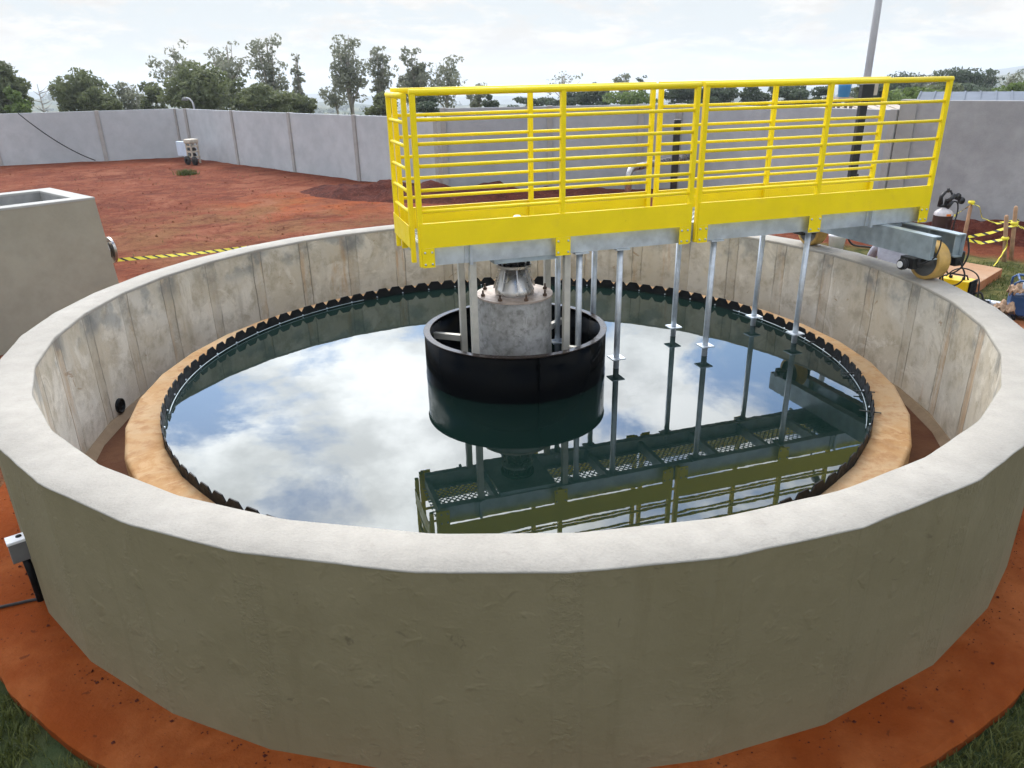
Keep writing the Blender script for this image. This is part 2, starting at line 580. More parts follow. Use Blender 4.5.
def tape_mat():
    t = NT('hazard_tape')
    uvn = t.node('ShaderNodeUVMap')
    s = t.node('ShaderNodeSeparateXYZ')
    t.l.new(uvn.outputs[0], s.inputs[0])
    q = t.math('FRACT', t.math('ADD', t.math('MULTIPLY', s.outputs[0], 5.5), t.math('MULTIPLY', s.outputs[1], 0.5)))
    k = t.rng(q, 0.66, 0.69)
    c = t.mix(k, (0.85, 0.74, 0.05), (0.02, 0.02, 0.02))
    return t.fin(c, 0.4)


M['tape'] = tape_mat()


def leaf_mat(name, a, b, trans=0.42):
    t = NT(name)
    v = t.coord('Object')
    f = t.noise(v, 0.55, 3)
    f2 = t.noise(v, 6.0, 2)
    c = t.mix(t.rng(f, 0.35, 0.65), a, b)
    c = t.mix(t.rng(f2, 0.35, 0.7, 0, 0.5), c, tuple(x * 1.5 for x in b))
    t.fin(c, 0.6, 0, 0.25)
    tr = t.node('ShaderNodeBsdfTranslucent')
    t.l.new(c, tr.inputs[0])
    mx = t.node('ShaderNodeMixShader')
    mx.inputs[0].default_value = trans
    t.l.new(t.b.outputs[0], mx.inputs[1])
    t.l.new(tr.outputs[0], mx.inputs[2])
    t.l.new(mx.outputs[0], t.out.inputs[0])
    return t.mat


M['leaf_dense'] = leaf_mat('foliage_dense', (0.090, 0.110, 0.046), (0.15, 0.17, 0.08))
M['leaf_euc'] = leaf_mat('foliage_eucalyptus', (0.15, 0.165, 0.11), (0.225, 0.235, 0.17))
M['leaf_lite'] = leaf_mat('foliage_bright', (0.08, 0.125, 0.03), (0.135, 0.185, 0.05))
M['leaf_dark'] = leaf_mat('foliage_far', (0.055, 0.080, 0.05), (0.09, 0.115, 0.07))
M['blade'] = leaf_mat('grass_blade', (0.045, 0.065, 0.015), (0.11, 0.12, 0.035), 0.25)


def water_mat():
    t = NT('settled_water')
    v = t.coord('Object')
    t.b.inputs['Base Color'].default_value = (0.005, 0.014, 0.011, 1)
    t.b.inputs['Roughness'].default_value = 0.6
    t.b.inputs['Specular IOR Level'].default_value = 0.0
    h = t.math('ADD', t.noise(v, 5.0, 3, 0.5), t.math('MULTIPLY', t.noise(v, 1.1, 2), 2.0))
    bp = t.node('ShaderNodeBump')
    bp.inputs['Strength'].default_value = 0.009
    bp.inputs['Distance'].default_value = 0.02
    t.l.new(h, bp.inputs['Height'])
    g = t.node('ShaderNodeBsdfGlossy')
    g.inputs['Roughness'].default_value = 0.012
    g.inputs['Color'].default_value = (0.93, 0.97, 1.0, 1)
    t.l.new(bp.outputs[0], g.inputs['Normal'])
    fr = t.node('ShaderNodeFresnel')
    fr.inputs['IOR'].default_value = 1.52
    mx = t.node('ShaderNodeMixShader')
    t.l.new(fr.outputs[0], mx.inputs[0])
    t.l.new(t.b.outputs[0], mx.inputs[1])
    t.l.new(g.outputs[0], mx.inputs[2])
    t.l.new(mx.outputs[0], t.out.inputs[0])
    return t.mat


M['water'] = water_mat()


def ground_mat():
    t = NT('red_earth_and_grass')
    v = t.coord('Object')
    s = t.node('ShaderNodeSeparateXYZ')
    t.l.new(v, s.inputs[0])
    X, Y = s.outputs[0], s.outputs[1]
    big = t.noise(v, 0.25, 6, 0.6, 0.6)
    mid = t.noise(v, 1.3, 8, 0.65, 0.4)
    fin = t.noise(v, 12, 6, 0.7)
    vf = t.noise(v, 60, 3)
    c = t.mix(t.rng(big, 0.36, 0.64), (0.135, 0.034, 0.017), (0.215, 0.064, 0.032))
    c = t.mix(t.rng(mid, 0.45, 0.7, 0, 0.75), c, (0.22, 0.085, 0.048))
    c = t.mix(t.rng(mid, 0.50, 0.30, 0, 0.5), c, (0.10, 0.03, 0.02))
    # bright scraped clay
    bx = t.math('SUBTRACT', 1.0, t.math('DIVIDE', t.math('ADD', t.math('ABSOLUTE', t.math('ADD', X, 5.0)), t.math('MULTIPLY', t.math('ABSOLUTE', t.math('SUBTRACT', Y, 14.5)), 1.1)), 6.0), True)
    c = t.mix(t.math('MULTIPLY', t.rng(bx, 0.15, 0.7), t.rng(t.noise(v, 0.9, 6, 0.65), 0.40, 0.6)), c, (0.31, 0.075, 0.022))
    # dry thin weeds over the soil near the tank
    dd = t.math('SUBTRACT', 1.0, t.math('DIVIDE', t.math('ADD', t.math('ABSOLUTE', t.math('ADD', X, 6.5)), t.math('ABSOLUTE', t.math('SUBTRACT', Y, 11))), 6.5), True)
    dry = t.math('MULTIPLY', t.rng(dd, 0.1, 0.6), t.rng(t.noise(v, 0.8, 6, 0.6), 0.38, 0.6))
    c = t.mix(t.math('MULTIPLY', dry, 0.75), c, (0.20, 0.105, 0.045))
    c = t.mix(t.rng(t.noise(v, 2.4, 6, 0.7, 0.5), 0.60, 0.70, 0, 0.45), c, (0.17, 0.115, 0.045))
    gr = t.noise(v, 3.6, 8, 0.75, 0.5)
    c = t.mix(t.rng(gr, 0.50, 0.64, 0, 0.6), c, (0.095, 0.026, 0.014))
    c = t.mix(t.rng(gr, 0.46, 0.34, 0, 0.55), c, (0.25, 0.100, 0.058))
    c = t.mix(t.rng(fin, 0.35, 0.7, 0, 0.6), c, t.mix(0.5, c, (0.05, 0.015, 0.01)))
    lp = t.noise(v, 0.55, 9, 0.72, 0.8)
    c = t.mix(t.rng(lp, 0.53, 0.62, 0, 0.65), c, (0.095, 0.028, 0.016))
    c = t.mix(t.rng(lp, 0.46, 0.38, 0, 0.55), c, (0.26, 0.105, 0.060))
    c = t.mix(t.rng(vf, 0.62, 0.74, 0, 0.35), c, (0.34, 0.165, 0.10))
    # grass: in front of the tank, and to the right of it
    gA = t.rng(t.math('ADD', t.math('MULTIPLY', Y, -1.0), t.math('MULTIPLY', t.math('SUBTRACT', big, 0.5), 2.0)), 0.5, 2.0)
    gB = t.math('MULTIPLY', t.math('MULTIPLY', t.rng(X, 5.0, 6.2), t.rng(t.math('SUBTRACT', t.math('ADD', Y, t.math('MULTIPLY', X, 0.5)), t.math('MULTIPLY', mid, 1.0)), 10.6, 9.8)), 1.0)
    farz = t.node('ShaderNodeVectorMath', operation='LENGTH')
    t.l.new(v, farz.inputs[0])
    gC = t.rng(farz.outputs['Value'], 34, 42)
    g = t.math('MAXIMUM', t.math('MAXIMUM', gA, gB), gC)
    gc = t.mix(t.rng(t.noise(v, 3.0, 7, 0.7), 0.38, 0.66), (0.050, 0.062, 0.018), (0.17, 0.145, 0.055))
    gc = t.mix(t.rng(t.noise(v, 0.006, 6, 0.6), 0.42, 0.6), gc, (0.035, 0.055, 0.025))
    c = t.mix(g, c, gc)
    hh = t.math('ADD', t.math('MULTIPLY', mid, 1.2), t.math('MULTIPLY', fin, 0.55))
    t.bump(hh, 0.9, 0.09)
    return t.fin(c, 0.95, 0, 0.05)


M['ground'] = ground_mat()


def soil_mat():
    t = NT('dug_soil')
    v = t.coord('Object')
    mid = t.noise(v, 3, 8, 0.7, 0.4)
    fin = t.noise(v, 16, 6, 0.7)
    c = t.mix(t.rng(mid, 0.35, 0.66), (0.050, 0.012, 0.009), (0.10, 0.026, 0.016))
    c = t.mix(t.rng(fin, 0.5, 0.72, 0, 0.5), c, (0.24, 0.09, 0.05))
    t.bump(t.math('ADD', mid, t.math('MULTIPLY', fin, 0.6)), 0.9, 0.08)
    return t.fin(c, 0.95, 0, 0.1)


M['soil'] = soil_mat()

# ------------------------------------------------------------------ terrain
RIDGE = [(-180, -1.0), (-60, -0.7), (-35, -0.55), (-25, -0.7), (-15, -1.0), (-6, -1.45), (4, -1.6), (12, -1.35), (20, -1.1), (26, -0.9), (30, -0.35), (33, -0.05), (37, -0.3), (60, -0.9), (180, -1.0)]


def interp(tab, x):
    for (a, b), (c, d) in zip(tab, tab[1:]):
        if a <= x <= c:
            f = (x - a) / (c - a)
            f = f * f * (3 - 2 * f)
            return b + (d - b) * f
    return tab[-1][1]


def terrain_z(x, y):
    r = math.hypot(x, y)
    az = math.degrees(math.atan2(x, y))
    e = interp(RIDGE, az)
    if r < 6:
        z = -0.10
    elif r < 9:
        z = -0.10 + 0.10 * (r - 6) / 3
    elif r < 33:
        z = 0.0
    else:
        far = 3.2 + 3600 * math.tan(R(e))
        tab = [(33, 0), (70, -4.5), (200, -14), (700, min(-30, far * 0.45)), (1500, far * 0.5 - 8), (2300, far * 0.86 - 22), (3600, far), (3900, far - 25), (4150, far - 90)]
        z = interp(tab, min(r, 4149))
    amp = 0.0 if r < 5 else (0.035 if r < 33 else min(16, 0.006 * (r - 33)))
    if amp:
        sc = 1.1 if r < 33 else 1.0 / max(6, r * 0.10)
        z += amp * mnoise.noise(Vector((x * sc, y * sc, 0.3))) * (1 if r < 33 else 1.2)
        if r < 33:
            z += 0.02 * mnoise.noise(Vector((x * 4, y * 4, 1.3)))
    return z


def build_ground():
    rs = [0, 2, 4, 4.6, 5]
    while rs[-1] < 12:
        rs.append(rs[-1] + 0.13)
    while rs[-1] < 34:
        rs.append(rs[-1] * 1.018)
    while rs[-1] < 3950:
        rs.append(rs[-1] * 1.055)
    na = 300
    V, F = [(0, 0, -0.1)], []
    for r in rs[1:]:
        for k in range(na):
            a = 2 * math.pi * k / na
            x, y = r * math.cos(a), r * math.sin(a)
            V.append((x, y, terrain_z(x, y)))
    for k in range(na):
        F.append((0, 1 + k, 1 + (k + 1) % na))
    for i in range(len(rs) - 2):
        a, b = 1 + i * na, 1 + (i + 1) * na
        for k in range(na):
            k2 = (k + 1) % na
            F.append((a + k, b + k, b + k2, a + k2))
    return tag(mesh_obj('ground', V, F, M['ground'], smooth=True), kind='structure')


build_ground()


def soil_mound(pts, width, height, seed):
    """a long low heap of dug earth following a line"""
    V, F = [], []
    n, mm = 60, 18
    for i in range(n + 1):
        f = i / n * (len(pts) - 1)
        k = min(int(f), len(pts) - 2)
        p = Vector(pts[k]).lerp(Vector(pts[k + 1]), f - k)
        d = (Vector(pts[k + 1]) - Vector(pts[k])).normalized()
        nrm = Vector((-d.y, d.x))
        en = math.sin(math.pi * i / n) ** 0.5
        for j in range(mm + 1):
            s = j / mm * 2 - 1
            q = p + nrm * (s * width * (0.6 + 0.5 * en))
            hgt = max(0, 1 - s * s) ** 1.3 * height * en
            hgt *= 0.75 + 0.6 * mnoise.noise(Vector((q.x * 1.1, q.y * 1.1, seed)))
            hgt += 0.11 * en * max(0, 1 - s * s) * mnoise.noise(Vector((q.x * 4, q.y * 4, seed + 3)))
            V.append((q.x, q.y, terrain_z(q.x, q.y) + hgt - 0.03))
    for i in range(n):
        for j in range(mm):
            a = i * (mm + 1) + j
            F.append((a, a + 1, a + mm + 2, a + mm + 1))
    return tag(mesh_obj('soil_mound', V, F, M['soil'], smooth=True), kind='structure')


soil_mound([(-6.2, 17.0), (-4.6, 15.9), (-3.0, 15.0), (0.5, 14.4), (3.5, 14.2)], 1.25, 0.45, 2.0)
soil_mound([(8.6, 9.3), (10.0, 8.2), (12.5, 6.9), (15, 6.0)], 1.1, 0.42, 5.0)

# path round the tank, one raised slab
p_ = MB().lathe([(4.20, -0.14), (4.66, -0.14), (4.67, -0.03), (4.64, 0.0), (4.20, 0.0)], 420, close=True, smooth=False)
for v in p_.bm.verts:
    q_ = v.co.xy.length
    if q_ > 4.4:
        n_ = mnoise.noise(Vector((v.co.x * 2.3, v.co.y * 2.3, 1))) * .016 + mnoise.noise(Vector((v.co.x * 8, v.co.y * 8, 2))) * .010
        v.co.x *= 1 + n_ / q_
        v.co.y *= 1 + n_ / q_
path = p_.build('path', M['path'])
tag(path, kind='structure')

# ------------------------------------------------------------------ clarifier tank
ZT, ZW = 1.23, 0.498
tank = thing('clarifier_tank', 'wide round concrete settling tank with pale rim and olive grey outer face', 'tank')


def ring_wall(name, mat, r_, z0, z1, angs, inward, parent, wob=0.0):
    V, F, UV = [], [], []
    n = len(angs)
    sub = 3
    zs = [z0, (z0 + z1) / 2, z1]
    pts = []
    for i in range(n):
        a, b = angs[i], angs[(i + 1) % n] + (360 if i == n - 1 else 0)
        pa = Vector((r_ * math.cos(R(a)), r_ * math.sin(R(a))))
        pb = Vector((r_ * math.cos(R(b)), r_ * math.sin(R(b))))
        for k in range(sub):
            q = pa.lerp(pb, k / sub)
            # slight bulge of each board panel
            pts.append((q, r_ * R(a + (b - a) * k / sub)))
    pts.append((pts[0][0], r_ * R(angs[0] + 360)))
    m_ = len(pts)
    for q, u in pts:
        for z in zs:
            V.append((q.x, q.y, z))
            UV.append((u, z))
    for i in range(m_ - 1):
        for j in range(2):
            a = i * 3 + j
            f = (a, a + 3, a + 4, a + 1)
            F.append(f[::-1] if inward else f)
    o = mesh_obj(name, V, F, mat, parent)
    uvl = o.data.uv_layers.new(name='UVMap')
    for lp in o.data.loops:
        uvl.data[lp.index].uv = UV[lp.vertex_index]
    return o


jit = random.Random(3)
AI = [4 + 10 * k + jit.uniform(-.5, .5) for k in range(36)]
AO = [3 + 10 * k + jit.uniform(-1.2, 1.2) for k in range(36)]
ring_wall('outer_wall', M['outer'], 4.288, -0.05, ZT - 0.008, AO, False, tank)
ring_wall('inner_wall', M['inner'], 4.0, -0.02, ZT - 0.012, AI, True, tank)


def rim():
    bm = MB()
    n = 360
    rows = []
    rnd = random.Random(5)

    def rad(angs, r_, a):
        for i in range(36):
            lo, hi = angs[i], angs[(i + 1) % 36] + (360 if i == 35 else 0)
            aa = a
            if aa < lo and i == 35:
                aa += 360
            if lo <= aa <= hi:
                mid, half = (lo + hi) / 2, (hi - lo) / 2
                return r_ * math.cos(R(half)) / math.cos(R(aa - mid))
        return r_
    for k in range(n):
        a = 4.0 + k * 360 / n
        am = a if a < 363 else a - 360
        ri = rad(AI, 3.996, am if am >= AI[0] else am + 360)
        ro = rad(AO, 4.292, am if am >= AO[0] else am + 360)
        w = 0.006 * mnoise.noise(Vector((math.cos(R(a)) * 9, math.sin(R(a)) * 9, 0)))
        w2 = 0.006 * mnoise.noise(Vector((math.cos(R(a)) * 25, math.sin(R(a)) * 25, 4)))
        prof = [(ri + .002, ZT - 0.03), (ri - .002 + w2 * .5, ZT - 0.005), (ri + 0.006 + w2 * .5, ZT + w * .3), ((ri + ro) / 2, ZT + 0.004 + w * .5), (ro - 0.006 + w2, ZT + w * .2 - .001), (ro + w2, ZT - 0.007 + w * .5), (ro - 0.006, ZT - 0.016)]
        rows.append([bm.bm.verts.new((r * math.cos(R(a)), r * math.sin(R(a)), z)) for r, z in prof])
    for k in range(n):
        A, B = rows[k], rows[(k + 1) % n]
        for j in range(6):
            bm.bm.faces.new((A[j], B[j], B[j + 1], A[j + 1])).smooth = True
    return bm.build('rim', M['rim'], tank)


rim()
MB().lathe([(3.40, 0.06), (3.7, 0.05), (4.05, 0.06)], 120, smooth=True).build('channel_floor', M['chan'], tank)
# sloped fillet at the foot of the inner wall
MB().lathe([(3.92, 0.061), (3.985, 0.12), (4.03, 0.12), (4.03, 0.05)], 36, close=False, smooth=False).build('wall_fillet', M['chanwall'], tank)
NR = 36
MB().lathe([(3.235, -0.02), (3.53, -0.02), (3.535, 0.49), (3.515, 0.508), (3.25, 0.508), (3.235, 0.50)], NR, close=True, smooth=False).build('launder_ring', M['ring'], tank, bevel=0.01)
# overflow weir: black plate with truncated teeth
wb = MB()
nt = 110
pitch = 2 * math.pi / nt
for k in range(nt):
    a0 = k * pitch
    rr = 3.222 + (0.004 if (k // 4) % 2 else 0.0)
    dz = random.uniform(-.006, .006)
    tilt = random.uniform(-.005, .005)
    out = []
    for f, z in ((0.0, 0.40), (1.0, 0.40), (1.0, 0.553), (0.76, 0.606), (0.24, 0.606), (0.0, 0.553)):
        zz = z + (dz if z > .5 else 0) + tilt * (f - .5)
        out.append((a0 + pitch * f, zz))
    A = [wb.bm.verts.new((rr * math.cos(a), rr * math.sin(a), z)) for a, z in out]
    B = [wb.bm.verts.new(((rr + .010) * math.cos(a), (rr + .010) * math.sin(a), z)) for a, z in out]
    wb.bm.faces.new(A[::-1])
    wb.bm.faces.new(B)
    for i in range(6):
        wb.bm.faces.new((A[i], A[(i + 1) % 6], B[(i + 1) % 6], B[i]))
weir = wb.build('weir_plate', M['blackpl'], tank)
bb = MB()
for k in range(0, nt, 2):
    a = k * pitch
    mt = Matrix.Translation((3.216 * math.cos(a), 3.216 * math.sin(a), 0.512)) @ Matrix.Rotation(a, 4, 'Z') @ Matrix.Rotation(R(90), 4, 'Y')
    bb.lathe([(0, -0.006), (0.009, -0.006), (0.009, 0.004)], 6, M=mt)
o = bb.build('weir_bolts', M['galv'], weir)
tag(o, kind='stuff')
rp = [(3.19 * math.cos(R(a)), 3.19 * math.sin(R(a)), 0.516) for a in range(-28, 36, 2)]
rod = MB().tube(rp, 0.0035, 6).build('support_rod', M['beam'], tank)
rp = [(3.19 * math.cos(R(a)), 3.19 * math.sin(R(a)), 0.516) for a in range(128, 200, 2)]
MB().tube(rp, 0.0035, 6).build('support_rod', M['beam'], tank)
for a in (-22, -14, -6, 2, 10):
    mt = Matrix.Rotation(R(a), 4, 'Z')
    MB().box(3.13, 3.30, -0.007, 0.007, 0.522, 0.528, mt).build('rod_bracket', M['blackm'], tank)
mt = Matrix.Translation((3.99 * math.cos(R(181)), 3.99 * math.sin(R(181)), 0.20)) @ Matrix.Rotation(R(181), 4, 'Z') @ Matrix.Rotation(R(-90), 4, 'Y')
MB().lathe([(0.06, -0.02), (0.06, 0.03), (0.075, 0.03), (0.075, -0.02)], 20, M=mt).disc(0.059, 0.01, 20, M=mt).build('outlet_pipe', M['blackpl'], tank)

wv = MB()
wv.lathe([(0.02, ZW), (0.8, ZW), (1.6, ZW), (3.238, ZW)], 128, smooth=True)
water = tag(wv.build('water', M['water'], recalc=False), kind='structure')
if water.data.polygons[0].normal.z < 0:
    water.data.flip_normals()

# ------------------------------------------------------------------ centre column
col = thing('center_column', 'rough grey concrete centre column with bolted cap plate and steel cone', 'column')
cb_ = MB()
cb_.lathe([(0.355, 0.2), (0.357, 0.7), (0.354, 1.0), (0.356, 1.262)], 56)
cb_.build('shaft', M['column'], col)
MB().lathe([(0.0, 1.262), (0.365, 1.262), (0.365, 1.278), (0.0, 1.278)], 56, smooth=False).build('cap_plate', M['capplate'], col)
for k in range(8):
    a = R(20 + 45 * k)
    x, y = .315 * math.cos(a), .315 * math.sin(a)
    MB().lathe([(0.0, 1.278), (0.02, 1.278), (0.02, 1.30), (0.009, 1.30), (0.009, 1.335), (0, 1.335)], 6, c=(x, y, 0), smooth=False).build('bolt', M['rustbolt'], col)
MB().lathe([(0.185, 1.278), (0.188, 1.32), (0.18, 1.335), (0.118, 1.53), (0.11, 1.535)], 40).build('cone', M['stainless'], col)
gb = MB()
for k in range(8):
    a = R(45 * k + 10)
    ca, sa = math.cos(a), math.sin(a)
    pr_ = [Vector((.187 * ca, .187 * sa, 1.335)), Vector((.205 * ca, .205 * sa, 1.335)), Vector((.145 * ca, .145 * sa, 1.53)), Vector((.118 * ca, .118 * sa, 1.53))]
    gb.prism([p + Vector((-sa, ca, 0)) * -.004 for p in pr_], Vector((-sa, ca, 0)) * .008)
gb.build('cone_ribs', M['stainless'], col)
MB().lathe([(0.0, 1.535), (0.165, 1.535), (0.165, 1.56), (0, 1.56)], 40, smooth=False).build('bearing_flange', M['stainless'], col)
br_ = MB()
br_.lathe([(0.0, 1.56), (0.11, 1.56), (0.11, 1.69), (0, 1.69)], 40, smooth=False)
for k in range(14):
    a = 2 * math.pi * k / 14
    br_.tube([(.14 * math.cos(a), .14 * math.sin(a), 1.56), (.14 * math.cos(a), .14 * math.sin(a), 1.63)], 0.011, 6)
br_.lathe([(0.0, 1.632), (0.175, 1.632), (0.175, 1.655), (0.0, 1.655)], 40, smooth=False)
br_.build('slewing_bearing', M['blackm'], col)

# ------------------------------------------------------------------ drum
TH = 0.3163
drum = thing('feed_drum', 'open black drum hanging in the middle of the water round the column', 'drum', (0, 0, 0), TH)
RD, DT = 0.878, 0.928
MB().lathe([(RD, DT), (RD, 0.55), (RD + .004, 0.525), (RD, 0.50), (RD, 0.1), (RD - .012, 0.1), (RD - .012, DT)], 96, close=True).build('shell', M['blackgrp'], drum)
MB().lathe([(RD + .008, DT), (RD + .008, DT + 0.012), (RD - 0.055, DT + 0.012), (RD - 0.055, DT)], 96, close=True, smooth=False).build('lip', M['flange'], drum, bevel=0.003)
mt = Matrix.Rotation(R(-77) - TH, 4, 'Z')
sb = MB().box(RD, RD + 0.035, -0.006, 0.006, 0.3, DT, mt)
for z in (0.62, 0.74, 0.86):
    sb.box(RD + .012, RD + 0.028, -0.014, 0.014, z - .009, z + .009, mt)
sb.build('seam', M['blackgrp'], drum)

# ------------------------------------------------------------------ bridge
br = thing('walkway_bridge', 'yellow railed rotating scraper walkway spanning from column to tank rim', 'walkway bridge', (0, 0, 0), TH)
S0, S1 = -0.95, 4.40
ZB = 1.70        # underside of the side channels
for sgn in (-1, 1):
    t0 = sgn * 0.375
    out = [(S0 + .03, t0 + sgn * 0.0, 1.70), (S0 + .03, t0, 1.885), (S0 + .03, t0 - sgn * .075, 1.885), (S0 + .03, t0 - sgn * .075, 1.873), (S0 + .03, t0 - sgn * .008, 1.873), (S0 + .03, t0 - sgn * .008, 1.712), (S0 + .03, t0 - sgn * .075, 1.712), (S0 + .03, t0 - sgn * .075, 1.70)]
    ch = MB().prism(out, (S1 - S0 - .03, 0, 0)).build('side_channel', M['galv'], br)
    for s in (-0.52, 3.72):
        MB().box(s - .012, s + .012, t0 + sgn * .002, t0 + sgn * .045, 1.688, 1.872).box(s - .05, s + .012, t0 + sgn * .002, t0 + sgn * .010, 1.70, 1.86).build('splice_plate', M['galv'], ch)
for s in (-0.9, -0.3, 0.3, 0.95, 1.62, 2.3, 2.95, 3.6, 4.36):
    MB().box(s - .025, s + .025, -0.365, 0.365, 1.76, 1.862).build('cross_member', M['galv'], br)
# deck: expanded metal lattice
dk = MB()
st, W_ = 0.062, 0.36
nS = int((S1 - S0) / st)
bars = []
for k in range(-int(2 * W_ / st) - 1, nS + 1):
    for d in (1, -1):
        s_a = S0 + k * st
        # bar crosses the whole width at 60 degrees
        p0 = Vector((s_a, -W_ * d, 0))
        p1 = Vector((s_a + 2 * W_ * 0.9, W_ * d, 0))
        if p1.x < S0 or p0.x > S1:
            continue
        if p0.x < S0:
            f = (S0 - p0.x) / (p1.x - p0.x)
            p0 = p0.lerp(p1, f)
        if p1.x > S1:
            f = (S1 - p0.x) / (p1.x - p0.x)
            p1 = p0.lerp(p1, f)
        if (p1 - p0).length < .05:
            continue
        ln = (p1 - p0).length
        an = math.atan2(p1.y - p0.y, p1.x - p0.x)
        mt = Matrix.Translation((p0.x, p0.y, 1.878 + (0.0035 if d > 0 else 0))) @ Matrix.Rotation(an, 4, 'Z')
        dk.box(0, ln, -.005, .005, -.008, 0.0, mt)
dk.build('deck_grating', M['galv'], br)
MB().box(-0.30, 0.30, -0.365, 0.365, 1.658, 1.698).build('pivot_plate', M['beam'], br)


def guard(name, s0, s1, t, posts, sgn):
    """one bolted guard-rail panel; the top rail is the part, the rest its pieces"""
    top = MB().tube([(s0 - .025, t, 3.086), (s1 + .025, t, 3.086)], 0.026, 12).build('guard_rail', M['yellow'], br)
    for s in posts:
        MB().box(s - .022, s + .022, t - .022, t + .022, 1.705, 3.078).build('post', M['yellow'], top, bevel=.004)
        side = 1 if s < s1 - .05 else -1
        a, b = (s, s + .105) if side > 0 else (s - .105, s)
        if abs(s - posts[1]) < .01 and len(posts) > 2:
            a, b = s - .07, s + .07
        pm = MB().box(a, b, t - .031, t - .024 if sgn < 0 else t + .031, 1.700, 1.862)
        if sgn > 0:
            pm = MB().box(a, b, t + .024, t + .031, 1.700, 1.862)
        fy = t + sgn * .031
        for bx in (a + .022, b - .022):
            for bz in (1.73, 1.83):
                mtb = Matrix.Translation((bx, fy, bz)) @ Matrix.Rotation(R(90) * (1 if sgn < 0 else -1), 4, 'X')
                pm.mi = 1
                pm.lathe([(0.0095, -.002), (0.0095, .007), (0, .007)], 6, M=mtb)
                pm.mi = 0
        pm.build('post_plate', [M['yellow'], M['galv']], top)
    for z in (2.883, 2.70, 2.528, 2.337, 2.165):
        MB().tube([(s0, t, z), (s1, t, z)], 0.0148, 10).build('mid_rail', M['yellow'], top)
    fy0, fy1 = (t - .0285, t - .0225) if sgn < 0 else (t + .0225, t + .0285)
    MB().box(s0 - .005, s1 + .005, fy0, fy1, 1.864, 2.066).box(s0 - .005, s1 + .005, min(fy0, fy1 - sgn * .02), max(fy1, fy0 - sgn * .02), 2.066, 2.071).build('toe_board', M['yellow'], top)
    return top


for sgn in (-1, 1):
    guard('a', S0, 1.59, sgn * .41, (S0, 0.32, 1.59), sgn)
    guard('b', 1.68, S1, sgn * .41, (1.68, 3.0, S1), sgn)
# short end panel
et = MB().tube([(S0 - .06, -.385, 3.06), (S0 - .06, .385, 3.06)], 0.024, 12).build('guard_rail', M['yellow'], br)
for t in (-.36, .36):
    MB().box(S0 - .08, S0 - .04, t - .02, t + .02, 1.74, 3.05).build('post', M['yellow'], et, bevel=.004)
for z in (2.86, 2.68, 2.50, 2.32, 2.15):
    MB().tube([(S0 - .06, -.36, z), (S0 - .06, .36, z)], 0.0148, 10).build('mid_rail', M['yellow'], et)
MB().box(S0 - .088, S0 - .082, -.37, .37, 1.864, 2.05).build('toe_board', M['yellow'], et)

# scraper pipes
for s, t in ((0.526, -.33), (0.938, -.33), (1.935, -.33), (3.028, -.33), (0.574, .33), (0.975, .33), (1.945, .33), (2.975, .33)):
    low = s < 0.7
    dp = MB().tube([(s, t, 0.3), (s, t, 1.76)], 0.029, 14).build('scraper_pipe', M['galv2'], br)
    zp = 0.60 if not low else 0.60
    q = 0.068
    MB().box(s - q, s + q, t - q, t + q, zp, zp + .012).build('flange_plate', M['galv'], dp)
    MB().box(s - q, s + q, t - q, t + q, 1.684, 1.698).build('flange_plate', M['galv'], dp)
# square hanger tubes of the drum belong to the drum
for s, t in ((-0.493, -.33), (0.399, -.33), (-0.433, .33), (0.457, .33)):
    h = MB().box(s - .03, s + .03, t - .03, t + .03, 0.42, 1.698).build('hanger_tube', M['tube'], drum, bevel=.004)
    d = Vector((s, t)).normalized()
    an = math.atan2(d.y, d.x)
    rr = math.hypot(s, t)
    mt = Matrix.Rotation(an, 4, 'Z')
    MB().box(rr + .03, RD - .013, -.025, .025, 0.74, 0.80, mt).build('gusset', M['tube'], h)

# end carriage
for s0, nm in ((3.87, 0), (4.18, 1)):
    out = [(s0, -1.06, 1.47), (s0 + .10, -1.06, 1.47), (s0 + .10, -1.06, 1.482), (s0 + .010, -1.06, 1.482), (s0 + .010, -1.06, 1.684), (s0 + .10, -1.06, 1.684), (s0 + .10, -1.06, 1.696), (s0, -1.06, 1.696)]
    if nm:
        out = [(2 * s0 + .10 - x, y, z) for x, y, z in out][::-1]
    bmn = MB().prism(out, (0, 2.12, 0)).build('carriage_beam', M['beam'], br)
    for t in (-1.02, -.70, .70, 1.02):
        MB().box(s0 + .012, s0 + .088, t - .005, t + .005, 1.483, 1.683).build('stiffener', M['beam'], bmn)
MB().box(3.975, 4.175, -.36, .36, 1.62, 1.69).build('carriage_tie', M['beam'], br)
MB().box(3.86, 4.50, -.36, .36, 1.886, 1.892).build('end_plate', M['galv'], br)
for t in (-.88, .87):
    mt = Matrix.Translation((4.075, t, 1.42)) @ Matrix.Rotation(R(90), 4, 'Y')
    w = MB().lathe([(0.155, -.07), (0.185, -.07), (0.19, -.062), (0.19, .062), (0.185, .07), (0.155, .07)], 44, M=mt).build('wheel', M['tyre'], br)
    MB().lathe([(0.156, -.062), (0.15, -.055), (0.145, -.03), (0.06, -.022), (0.055, -.075), (0, -.075)], 36, M=mt).lathe([(0.156, .062), (0.15, .055), (0.145, .03), (0.06, .022), (0.055, .075), (0, .075)], 36, M=mt).build('hub', M['grey'], w)
    MB().tube([(3.80, t, 1.42), (4.33, t, 1.42)], 0.03, 14).build('axle', M['blackm'], w)
    for s in (3.885, 4.235):
        MB().box(s - .035, s + .035, t - .09, t + .09, 1.37, 1.468).build('bearing_block', M['blackm'], w, bevel=.012)
